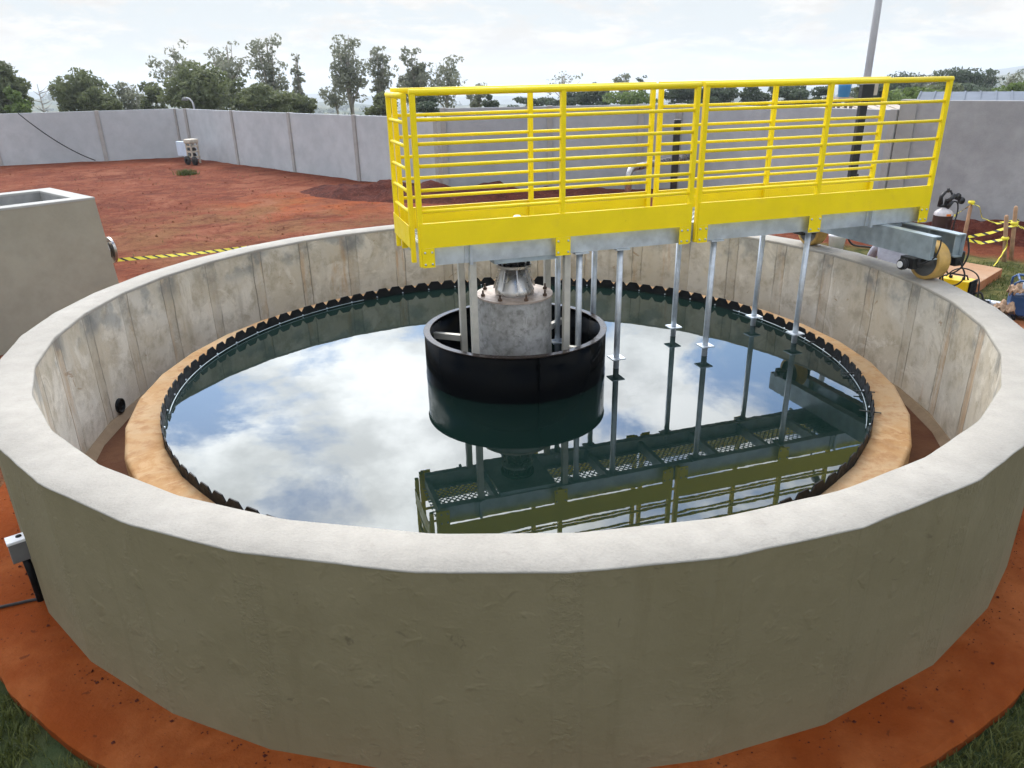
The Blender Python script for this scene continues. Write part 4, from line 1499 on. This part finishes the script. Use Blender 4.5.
# ------------------------------------------------------------------ crouching worker
def worker():
    root = thing('person', 'crouching worker in grey shirt seen from behind beyond the rim', 'person', (5.36, 3.50, 0), R(-20))
    # faces +y (away from the camera); squat
    J = {
        'pelvis': ((0, -.05, .30), .145), 'belly': ((0, .0, .46), .145), 'chest': ((0, .06, .68), .19), 'neckb': ((0, .13, .86), .08), 'neck': ((0, .18, .94), .058),
        'head0': ((0, .22, 1.02), .085), 'head1': ((0, .25, 1.10), .092), 'head2': ((0, .26, 1.17), .065),
    }
    E_ = [('pelvis', 'belly'), ('belly', 'chest'), ('chest', 'neckb'), ('neckb', 'neck'), ('neck', 'head0'), ('head0', 'head1'), ('head1', 'head2')]
    for sg, n in ((-1, 'l'), (1, 'r')):
        J['sh' + n] = ((sg * .18, .08, .80), .078)
        J['el' + n] = ((sg * .25, .25, .58), .058)
        J['wr' + n] = ((sg * .16, .47, .50), .032)
        J['pa' + n] = ((sg * .13, .54, .49), .030)
        J['hip' + n] = ((sg * .10, -.02, .28), .105)
        J['kn' + n] = ((sg * .20, .40, .48), .065)
        J['an' + n] = ((sg * .17, .12, .09), .042)
        J['he' + n] = ((sg * .17, .08, .04), .036)
        J['to' + n] = ((sg * .20, .33, .03), .032)
        E_ += [('chest', 'sh' + n), ('sh' + n, 'el' + n), ('el' + n, 'wr' + n), ('wr' + n, 'pa' + n), ('pelvis', 'hip' + n), ('hip' + n, 'kn' + n), ('kn' + n, 'an' + n), ('an' + n, 'he' + n), ('an' + n, 'to' + n)]
        for i in range(5):
            ph = R(-30 + 14 * i)
            L_ = (.045, .07, .08, .075, .06)[i]
            b_ = Vector(J['pa' + n][0])
            d0 = Vector((sg * -.35 * (1 if i == 0 else 0) + math.sin(ph) * .8, .8, -.15)).normalized()
            J['f%d%s' % (i, n)] = (tuple(b_ + d0 * .05), .0095)
            J['g%d%s' % (i, n)] = (tuple(b_ + d0 * (.05 + L_ * .5) + Vector((0, 0, -.012))), .009)
            J['h%d%s' % (i, n)] = (tuple(b_ + d0 * (.05 + L_ * .8) + Vector((0, 0, -.045))), .008)
            E_ += [('pa' + n, 'f%d%s' % (i, n)), ('f%d%s' % (i, n), 'g%d%s' % (i, n)), ('g%d%s' % (i, n), 'h%d%s' % (i, n))]
    names = list(J)
    me = bpy.data.meshes.new('body')
    me.from_pydata([J[k][0] for k in names], [(names.index(a), names.index(b)) for a, b in E_], [])
    o = bpy.data.objects.new('body', me)
    COL.objects.link(o)
    sk = o.modifiers.new('skin', 'SKIN')
    sk.use_smooth_shade = True
    for i, k in enumerate(names):
        r_ = J[k][1]
        me.skin_vertices[0].data[i].radius = (r_, r_ * (.78 if k in ('chest', 'belly') else 1))
    me.skin_vertices[0].data[0].use_root = True
    sbm = o.modifiers.new('sub', 'SUBSURF')
    sbm.levels = sbm.render_levels = 2
    dg = bpy.context.evaluated_depsgraph_get()
    m2 = bpy.data.meshes.new_from_object(o.evaluated_get(dg))
    bpy.data.objects.remove(o)
    body = bpy.data.objects.new('body', m2)
    COL.objects.link(body)
    body.parent = root
    m2.materials.clear()
    for k in ('skin', 'shirt', 'trouser', 'rubber'):
        m2.materials.append(M[k])
    for p in m2.polygons:
        c = p.center
        i = 0
        if c.z < .075 and c.y < .42:
            i = 3
        elif abs(c.x) < .5 and c.z < .40 and c.y < .47:
            i = 2
        elif c.y > .42 and c.z < .53 and abs(c.x) < .19 and c.z > .42:
            i = 0
        elif c.z < .57 and abs(c.x) < .29 and c.y > .10 and c.y < .5 and not (abs(c.x) > .215 and c.z > .50):
            i = 2
        elif c.z < .90:
            i = 1
        p.material_index = i
        p.use_smooth = True
    # face, ears, hair
    root.scale = (1.1, 1.1, 1.1)
    f_ = MB()
    f_.lathe([(0, .02), (.012, .0), (.016, -.03), (0, -.04)], 8, c=(0, .335, 1.09))
    f_.build('nose', M['skin'], root)
    for sg in (-1, 1):
        MB().lathe([(0, .03), (.012, .02), (.014, -.01), (0, -.03)], 10, c=(sg * .088, .24, 1.08)).build('ear', M['skin'], root, smooth=True)
    hb_ = MB()
    hb_.lathe([(.098, -.03), (.103, .02), (.09, .07), (.05, .105), (0, .115)], 24, c=(0, .225, 1.10))
    hb_.build('hair', M['hair'], root)
    return root


worker()

# ------------------------------------------------------------------ grass and weeds
def blades(name, spots, hmin, hmax, wid, mat, kind='stuff', label=None, cat=None):
    V, F = [], []
    for x, y, zb in spots:
        h = random.uniform(hmin, hmax)
        a = random.uniform(0, 6.283)
        ln = random.uniform(.2, .9) * h
        la = random.uniform(0, 6.283)
        w = wid * random.uniform(.6, 1.2)
        dx, dy = math.cos(a) * w, math.sin(a) * w
        lx, ly = math.cos(la) * ln, math.sin(la) * ln
        i = len(V)
        V += [(x - dx, y - dy, zb), (x + dx, y + dy, zb), (x + dx * .7 + lx * .4, y + dy * .7 + ly * .4, zb + h * .65), (x - dx * .7 + lx * .4, y - dy * .7 + ly * .4, zb + h * .65), (x + lx, y + ly, zb + h)]
        F += [(i, i + 1, i + 2, i + 3), (i + 3, i + 2, i + 4)]
    o = mesh_obj(name, V, F, mat)
    return tag(o, label, cat, None, kind)


sp_ = []
for k in range(26000):
    a = R(random.uniform(-160, -108) if k % 2 else random.uniform(-66, -28))
    r_ = 4.68 + abs(random.gauss(0, .55))
    if r_ > 6.6:
        continue
    x, y = r_ * math.cos(a), r_ * math.sin(a)
    if mnoise.noise(Vector((x * 2.2, y * 2.2, 7))) < -.28 + random.uniform(-.2, .2):
        continue
    sp_.append((x, y, terrain_z(x, y) - .01))
blades('grass', sp_, .03, .085, .0045, M['blade'])
sp_ = []
for k in range(16000):
    x, y = random.uniform(5.6, 11.5), random.uniform(1.5, 7.6)
    if y + .5 * x > 9.9 or mnoise.noise(Vector((x * 1.6, y * 1.6, 3))) < -.1 + random.uniform(-.2, .2):
        continue
    sp_.append((x, y, terrain_z(x, y) - .01))
blades('grass', sp_, .03, .10, .007, M['blade'])
tp = at(187, 175, Z=0)
sp_ = [(tp.x + random.gauss(0, .15), tp.y + random.gauss(0, .15), 0) for _ in range(420)]
blades('weed_tuft', sp_, .06, .24, .012, M['blade'], None, 'lone green weed tuft on the red soil before the pump cart', 'weed')
sp_ = []
for k in range(2600):
    c = mnoise.noise(Vector((k * .37, 1, 2)))
    x, y = random.uniform(-16, 0), random.uniform(7, 24)
    if mnoise.noise(Vector((x * .9, y * .9, 9))) < .22:
        continue
    sp_.append((x, y, terrain_z(x, y)))
blades('dry_grass', sp_, .02, .07, .006, M['blade'])
# clods and pebbles on the bare earth
V, F = [], []
for k in range(2600):
    x, y = random.uniform(-20, 2), random.uniform(5.5, 25)
    if math.hypot(x, y) < 5:
        continue
    s_ = random.uniform(.008, .026) * (1 if random.random() < .94 else 1.8)
    z = terrain_z(x, y)
    i = len(V)
    for dx, dy, dz in ((1, 0, 0), (0, 1, 0), (-1, 0, 0), (0, -1, 0), (0, 0, .8), (0, 0, -.5)):
        j_ = random.uniform(.7, 1.2)
        V.append((x + dx * s_ * j_, y + dy * s_ * j_, z + .3 * s_ + dz * s_ * j_))
    for a_, b_ in ((0, 1), (1, 2), (2, 3), (3, 0)):
        F += [(i + a_, i + b_, i + 4), (i + b_, i + a_, i + 5)]
tag(mesh_obj('clods', V, F, M['ground']), kind='stuff')
V, F = [], []
for k in range(700):        # grit and lumps lying on the path
    a_ = R(random.uniform(-175, -5))
    r_ = random.choice((4.30 + abs(random.gauss(0, .05)), random.uniform(4.3, 4.64)))
    x, y = r_ * math.cos(a_), r_ * math.sin(a_)
    s_ = random.uniform(.002, .007) * (1 if random.random() < .9 else 2)
    i = len(V)
    for dx, dy, dz in ((1, 0, 0), (0, 1, 0), (-1, 0, 0), (0, -1, 0), (0, 0, .8), (0, 0, -.5)):
        j_ = random.uniform(.6, 1.3)
        V.append((x + dx * s_ * j_, y + dy * s_ * j_, .3 * s_ + dz * s_ * j_))
    for a_, b_ in ((0, 1), (1, 2), (2, 3), (3, 0)):
        F += [(i + a_, i + b_, i + 4), (i + b_, i + a_, i + 5)]
tag(mesh_obj('grit', V, F, M['soil']), kind='stuff')

# ------------------------------------------------------------------ trees
rs_ = np.random.RandomState(11)


def leaves(centers, radii, n, size, flat=0.8):
    """leaf-clump quads spread through several small ellipsoids"""
    C_ = np.array(centers)
    Ra = np.array(radii)
    wgt = Ra.prod(axis=1) ** (2 / 3)
    idx = rs_.choice(len(C_), n, p=wgt / wgt.sum())
    d = rs_.normal(size=(n, 3))
    d /= np.linalg.norm(d, axis=1)[:, None]
    rad = rs_.uniform(.35, 1.0, n) ** .5
    P_ = C_[idx] + d * Ra[idx] * rad[:, None]
    nrm = rs_.normal(size=(n, 3)) * flat + d * .5 + np.array([0, 0, .3])
    nrm /= np.linalg.norm(nrm, axis=1)[:, None]
    t1 = np.cross(nrm, rs_.normal(size=(n, 3)))
    t1 /= np.linalg.norm(t1, axis=1)[:, None]
    t2 = np.cross(nrm, t1)
    s = size * rs_.uniform(.55, 1.25, n)[:, None]
    V = np.stack([P_ - t1 * s * .9, P_ - t2 * s * .45, P_ + t1 * s * .9 + nrm * s * .15, P_ + t2 * s * .45], axis=1).reshape(-1, 3)
    F = np.arange(n * 4).reshape(-1, 4)
    return V, F


def tree(name, label, x, y, ztop, width, kind, leafmat, trunkmat, n=1500, size=.2, cb=None, group='trees beyond the perimeter wall', lean=0.0, low=0.25):
    z0 = terrain_z(x, y)
    H_ = ztop - z0
    root = thing(name, label, 'tree', (x, y, z0), 0, group)
    w = width / 2
    cs, rr = [], []
    tb = MB()
    tr = max(.05, H_ * .016)
    if kind == 'round':
        k = max(9, int(n / 110))
        for i in range(k):
            while True:
                p = rs_.uniform(-1, 1, 3)
                if p @ p < 1:
                    break
            s = rs_.uniform(.22, .40)
            zc_ = H_ * (low + (1 - low) / 2)
            hz_ = H_ * (1 - low) / 2
            q_ = np.array([p[0] * w * (1 - s * .8), p[1] * w * (1 - s * .8), zc_ + p[2] * hz_ * (1 - s * .8)])
            cs.append(q_)
            rr.append((w * s, w * s, hz_ * s * .85))
        tb.tube([(0, 0, -.3), (lean * .3, 0, H_ * .35), (lean, 0, H_ * .75)], [tr * 1.5, tr * 1.1, tr * .4], 8)
        for i in range(5):
            q_ = cs[rs_.randint(len(cs))]
            tb.tube([(lean * .3, 0, H_ * .33), (q_[0] * .5, q_[1] * .5, q_[2] * .75), tuple(q_)], [tr * .6, tr * .4, tr * .15], 6)
    else:   # tall open eucalyptus: branches ending in separate tufts
        nl = max(5, int(4 + n / 420))
        for i in range(nl):
            a = 6.283 * i / nl + rs_.uniform(-.5, .5)
            f1 = rs_.uniform(low + (1 - low) * .35, 1.0) if i else 1.0
            f0 = max(.10, min(f1 - .18, rs_.uniform(low * .7, low + (1 - low) * .35)))
            vis = (f1 - low) / (1 - low)
            d_ = w * rs_.uniform(.45, 1.0) * (1.0 if vis < .8 else .62)
            if i == 0:
                d_ *= .3
            A_ = np.array([lean * f0, 0, H_ * f0])
            B_ = np.array([lean * f1 + d_ * math.cos(a), d_ * math.sin(a), H_ * f1 * .975])
            Cc = A_ * .45 + B_ * .55 + np.array([0, 0, -.05 * H_ * (f1 - f0)])
            tb.tube([tuple(A_), tuple(Cc), tuple(B_)], [tr * .5, tr * .32, tr * .1], 5)
            ntf = int(5 + 9 * vis)
            for k in range(ntf):
                t_ = rs_.uniform(.25, 1.0)
                q_ = (1 - t_) ** 2 * A_ + 2 * t_ * (1 - t_) * Cc + t_ * t_ * B_
                s = w * rs_.uniform(.07, .17) + .08
                q_ = q_ + rs_.normal(size=3) * np.array([w * .17, w * .17, w * .15])
                q_[2] = min(q_[2], H_ - s * .5)
                cs.append(q_)
                rr.append((s * 1.25, s * 1.25, s * .8))
        tb.tube([(0, 0, -.3), (lean * .4, .0, H_ * .4), (lean * .75, 0, H_ * .75), (lean * .95, 0, H_ * .95)], [tr * 1.4, tr, tr * .6, tr * .2], 8)
    zz_ = [(c[2], q[2]) for c, q in zip(cs, rr)]
    top_ = max(a + b * .75 for a, b in zz_)
    lo_ = min(a for a, b in zz_)
    if kind == 'round':
        for c in cs:
            c[2] = lo_ + (c[2] - lo_) * (H_ - lo_ - .25) / max(.1, top_ - lo_ - .25)
    tb.build('trunk', trunkmat, root)
    V, F = leaves(cs, rr, n, size)
    me = bpy.data.meshes.new('crown')
    me.vertices.add(len(V))
    me.vertices.foreach_set('co', V.ravel())
    me.loops.add(F.size)
    me.loops.foreach_set('vertex_index', F.ravel())
    me.polygons.add(len(F))
    me.polygons.foreach_set('loop_start', np.arange(0, F.size, 4))
    me.polygons.foreach_set('loop_total', np.full(len(F), 4))
    me.update(calc_edges=True)
    me.validate()
    o = bpy.data.objects.new('crown', me)
    COL.objects.link(o)
    me.materials.append(leafmat)
    o.parent = root
    return root


def ptree(px, top, wpx, D, name, label, kind, leafmat, trunkmat, n, size, low, lean=0.0, group='trees beyond the perimeter wall'):
    p = at(px, top, Y=D)
    w = wpx / FPX * (p - CAM).dot(FWD)
    z0 = terrain_z(p.x, p.y)
    zb = at(px, 118 - .008 * px, Y=D).z
    lv = max(0.0, (zb - z0) / (p.z - z0))
    if kind == 'round':
        low = max(.05, lv - .06)
    else:
        low = lv + (1 - lv) * low * .8
    w *= 1.22 if kind == 'round' else 1.32
    if px > 500:
        w *= 1.12
        n = int(n * 1.25)
    n = int(n * (1.6 if kind == 'round' else 1.08))
    size *= 1.0 if kind == 'round' else .88
    return tree(name, label, p.x, p.y, p.z, w, kind, leafmat, trunkmat, n, size, None, group, lean, low)


Dn, Eu, Li, Fa = M['leaf_dense'], M['leaf_euc'], M['leaf_lite'], M['leaf_dark']
TK, PT = M['trunk'], M['paletrunk']
TREES = [
    (-2, 62, 42, 46, 'broadleaf_tree', 'broad dense tree cut off by the left photo edge', 'round', Dn, TK, 2600, .19, .2, 0),
    (14, 88, 26, 44, 'bush', 'yellowish bush below the tree at left photo edge', 'round', Li, TK, 900, .17, .1, 0),
    (76, 69, 52, 52, 'broadleaf_tree', 'rounded dense tree standing alone left of pale trunked tree', 'round', Dn, TK, 3000, .19, .15, 0),
    (97, 88, 34, 49, 'bush', 'round low bush in front of the lone rounded tree', 'round', Dn, TK, 1500, .17, .05, 0),
    (128, 82, 30, 54, 'slender_tree', 'light leafy tree with pale trunks between two dark trees', 'euc', Eu, PT, 1100, .2, .3, 0),
    (149, 83, 28, 52, 'broadleaf_tree', 'small dark tree beside the pale trunked tree', 'round', Dn, TK, 1300, .18, .1, 0),
    (196, 62, 66, 48, 'broadleaf_tree', 'biggest broad dark tree above the far wall corner', 'round', Dn, TK, 3800, .2, .12, 0),
    (184, 41, 44, 62, 'eucalyptus_tree', 'open crowned eucalyptus rising left behind biggest dark tree', 'euc', Eu, PT, 900, .22, .62, -1.2),
    (221, 38, 46, 62, 'eucalyptus_tree', 'flat topped eucalyptus rising right behind biggest dark tree', 'euc', Eu, PT, 1200, .22, .55, .4),
    (240, 78, 40, 52, 'broadleaf_tree', 'middling bushy tree under the tall eucalyptus', 'round', Dn, TK, 1700, .19, .1, 0),
    (263, 33, 44, 60, 'eucalyptus_tree', 'tall full eucalyptus left of the thin spindly one', 'euc', Eu, PT, 1900, .2, .35, .2),
    (294, 50, 15, 60, 'eucalyptus_tree', 'thin spindly eucalyptus at the edge of the gap', 'euc', Eu, PT, 520, .2, .35, .1),
    (268, 84, 58, 46, 'bush', 'wide green bush above wall under the tall eucalyptus', 'round', Dn, TK, 2600, .18, .05, 0),
    (300, 96, 30, 50, 'bush', 'low bush at the right end of the left thicket', 'round', Dn, TK, 900, .17, .05, 0),
    (346, 31, 44, 58, 'eucalyptus_tree', 'tallest eucalyptus of the middle clump', 'euc', Eu, PT, 2300, .2, .22, -.2),
    (377, 47, 26, 58, 'eucalyptus_tree', 'narrow eucalyptus on the right of the middle clump', 'euc', Eu, PT, 1200, .2, .2, .2),
    (336, 74, 28, 60, 'eucalyptus_tree', 'low feathery eucalyptus at left foot of middle clump', 'euc', Eu, PT, 700, .2, .2, -.3),
    (378, 94, 36, 50, 'bush', 'dark bush at the foot of the middle clump', 'round', Dn, TK, 1300, .17, .05, 0),
    (411, 47, 34, 56, 'eucalyptus_tree', 'dense upright eucalyptus above left end of the bridge', 'euc', Eu, PT, 2300, .2, .18, 0),
    (443, 56, 46, 58, 'eucalyptus_tree', 'wide airy eucalyptus right of the dense upright one', 'euc', Eu, PT, 1300, .2, .3, .3),
    (424, 95, 40, 50, 'bush', 'dark bush behind left end of the yellow top rail', 'round', Fa, TK, 1200, .17, .05, 0),
    (478, 81, 24, 60, 'small_tree', 'small pointed tree right of the airy eucalyptus', 'euc', Eu, PT, 700, .2, .2, 0),
    (492, 95, 16, 54, 'bush', 'small dark bush below the pointed tree', 'round', Fa, TK, 500, .17, .05, 0),
    (530, 97, 42, 80, 'bush', 'first low bush in the far row behind bridge', 'round', Fa, TK, 900, .24, .05, 0),
    (562, 72, 34, 75, 'thin_tree', 'sparse almost bare tree behind the first railing posts', 'euc', Eu, PT, 160, .2, .55, 0),
    (594, 84, 30, 72, 'broadleaf_tree', 'round dark tree behind the bridge right of the bare one', 'round', Fa, TK, 1100, .22, .08, 0),
    (566, 91, 40, 74, 'bush', 'dark bush beneath the sparse bare tree', 'round', Fa, TK, 900, .22, .05, 0),
    (624, 71, 18, 72, 'small_tree', 'small tree with round airy head above the rail', 'euc', Eu, PT, 420, .2, .6, 0),
    (642, 75, 11, 72, 'conifer_tree', 'small pointed conifer right of the round headed tree', 'euc', Fa, TK, 420, .18, .35, 0),
    (630, 91, 46, 66, 'bush', 'bush row piece below the round headed tree', 'round', Li, TK, 1300, .19, .05, 0),
    (688, 84, 44, 64, 'broadleaf_tree', 'dark tree behind the double posts of the railing', 'round', Fa, TK, 1700, .2, .06, 0),
    (724, 87, 34, 66, 'broadleaf_tree', 'dark rounded tree just right of double railing posts', 'round', Fa, TK, 1300, .2, .06, 0),
    (756, 86, 30, 66, 'broadleaf_tree', 'dark rounded tree midway between the railing posts', 'round', Fa, TK, 1200, .2, .06, 0),
    (793, 84, 40, 62, 'broadleaf_tree', 'larger dark tree left of the blue water tank', 'round', Fa, TK, 1600, .2, .06, 0),
    (824, 87, 26, 62, 'broadleaf_tree', 'dark tree touching left of the blue water tank', 'round', Fa, TK, 1000, .2, .06, 0),
    (858, 88, 20, 60, 'bush', 'bush between the blue water tank and grey pole', 'round', Dn, TK, 700, .18, .06, 0),
    (888, 84, 34, 52, 'broadleaf_tree', 'dark tree right of the grey pole above tan house', 'round', Fa, TK, 1700, .18, .06, 0),
    (916, 88, 52, 44, 'broadleaf_tree', 'bright green bushy tree behind right end of railing', 'round', Li, TK, 2400, .17, .06, 0),
    (932, 70, 24, 90, 'eucalyptus_tree', 'airy distant eucalyptus just left of the last railing post', 'euc', Eu, PT, 700, .26, .3, 0),
    (962, 68, 42, 88, 'broadleaf_tree', 'tall dark tree group head above the metal roof', 'round', Fa, TK, 2400, .26, .12, 0),
    (990, 68, 30, 92, 'eucalyptus_tree', 'airy eucalyptus above the metal roof against the mountain', 'euc', Fa, PT, 1100, .26, .2, 0),
    (1014, 70, 26, 95, 'eucalyptus_tree', 'pale airy eucalyptus at the right photo edge', 'euc', Eu, PT, 600, .26, .25, 0),
    (880, 80, 44, 70, 'broadleaf_tree', 'dark green tree filling the gap right of the grey pole', 'round', Fa, TK, 1600, .2, .06, 0),
    (940, 78, 40, 66, 'broadleaf_tree', 'mid green tree just behind the last railing post', 'round', Dn, TK, 1700, .2, .06, 0),
    (905, 72, 50, 98, 'broadleaf_tree', 'hazy green tree far behind right end of railing', 'round', Fa, TK, 2000, .28, .1, 0),
    (1016, 82, 40, 52, 'broadleaf_tree', 'bright green tree over the roof at right edge', 'round', Li, TK, 1700, .18, .08, 0),
    (972, 84, 60, 80, 'bush', 'broad dark bush directly behind the metal roof', 'round', Fa, TK, 1900, .24, .06, 0),
]
for T in TREES:
    ptree(*T)

# bare tree at left
p = at(37, 84, Y=48)
z0 = terrain_z(p.x, p.y)
bt_ = thing('bare_tree', 'leafless grey tree standing in the gap near left edge', 'tree', (p.x, p.y, z0), 0, 'trees beyond the perimeter wall')
H_ = p.z - z0
b_ = MB()
b_.tube([(0, 0, -.3), (.05, 0, H_ * .5), (0, 0, H_)], [.10, .07, .02], 7)
for i in range(16):
    f = random.uniform(.45, .95)
    a = random.uniform(0, 6.28)
    l_ = random.uniform(.4, 1.0)
    b_.tube([(0, 0, H_ * f), (math.cos(a) * l_ * .5, math.sin(a) * l_ * .5, H_ * f + .12), (math.cos(a) * l_, math.sin(a) * l_, H_ * f + .45 * l_)], [.035, .022, .008], 5)
b_.build('trunk', M['paletrunk'], bt_)

# ------------------------------------------------------------------ far woods and haze
V_all, F_all, off = [], [], 0
for k in range(420):
    az = R(random.uniform(-48, 48))
    D = random.uniform(130, 900) if k % 3 else random.uniform(900, 2600)
    x, y = D * math.sin(az), D * math.cos(az)
    z = terrain_z(x, y)
    s_ = random.uniform(1.8, 4.0) * (1 + D / 900)
    cs = [np.array([x + random.gauss(0, s_ * .8), y + random.gauss(0, s_ * .8), z + s_ * random.uniform(.3, .7)]) for _ in range(4)]
    V, F = leaves(cs, [(s_ * .7, s_ * .7, s_ * .5)] * 4, 70, s_ * .42)
    V_all.append(V)
    F_all.append(F + off)
    off += len(V)
V = np.concatenate(V_all)
F = np.concatenate(F_all)
me = bpy.data.meshes.new('far_woods')
me.from_pydata(V.tolist(), [], F.tolist())
me.update()
fo = bpy.data.objects.new('far_woods', me)
COL.objects.link(fo)
me.materials.append(M['leaf_dark'])
tag(fo, 'far hazy woods scattered over the valley and hills', 'woods', None, 'stuff')

hzm = bpy.data.materials.new('haze')
hzm.use_nodes = True
nt_ = hzm.node_tree
nt_.nodes.clear()
pv = nt_.nodes.new('ShaderNodeVolumePrincipled')
pv.inputs['Color'].default_value = (0.86, 0.93, 1.0, 1)
pv.inputs['Density'].default_value = 0.00042
pv.inputs['Anisotropy'].default_value = 0.2
ot = nt_.nodes.new('ShaderNodeOutputMaterial')
nt_.links.new(pv.outputs[0], ot.inputs['Volume'])
hb = MB().box(-4200, 4200, -4200, 4200, -260, 30)
ho = hb.build('haze', hzm)
tag(ho, kind='stuff')
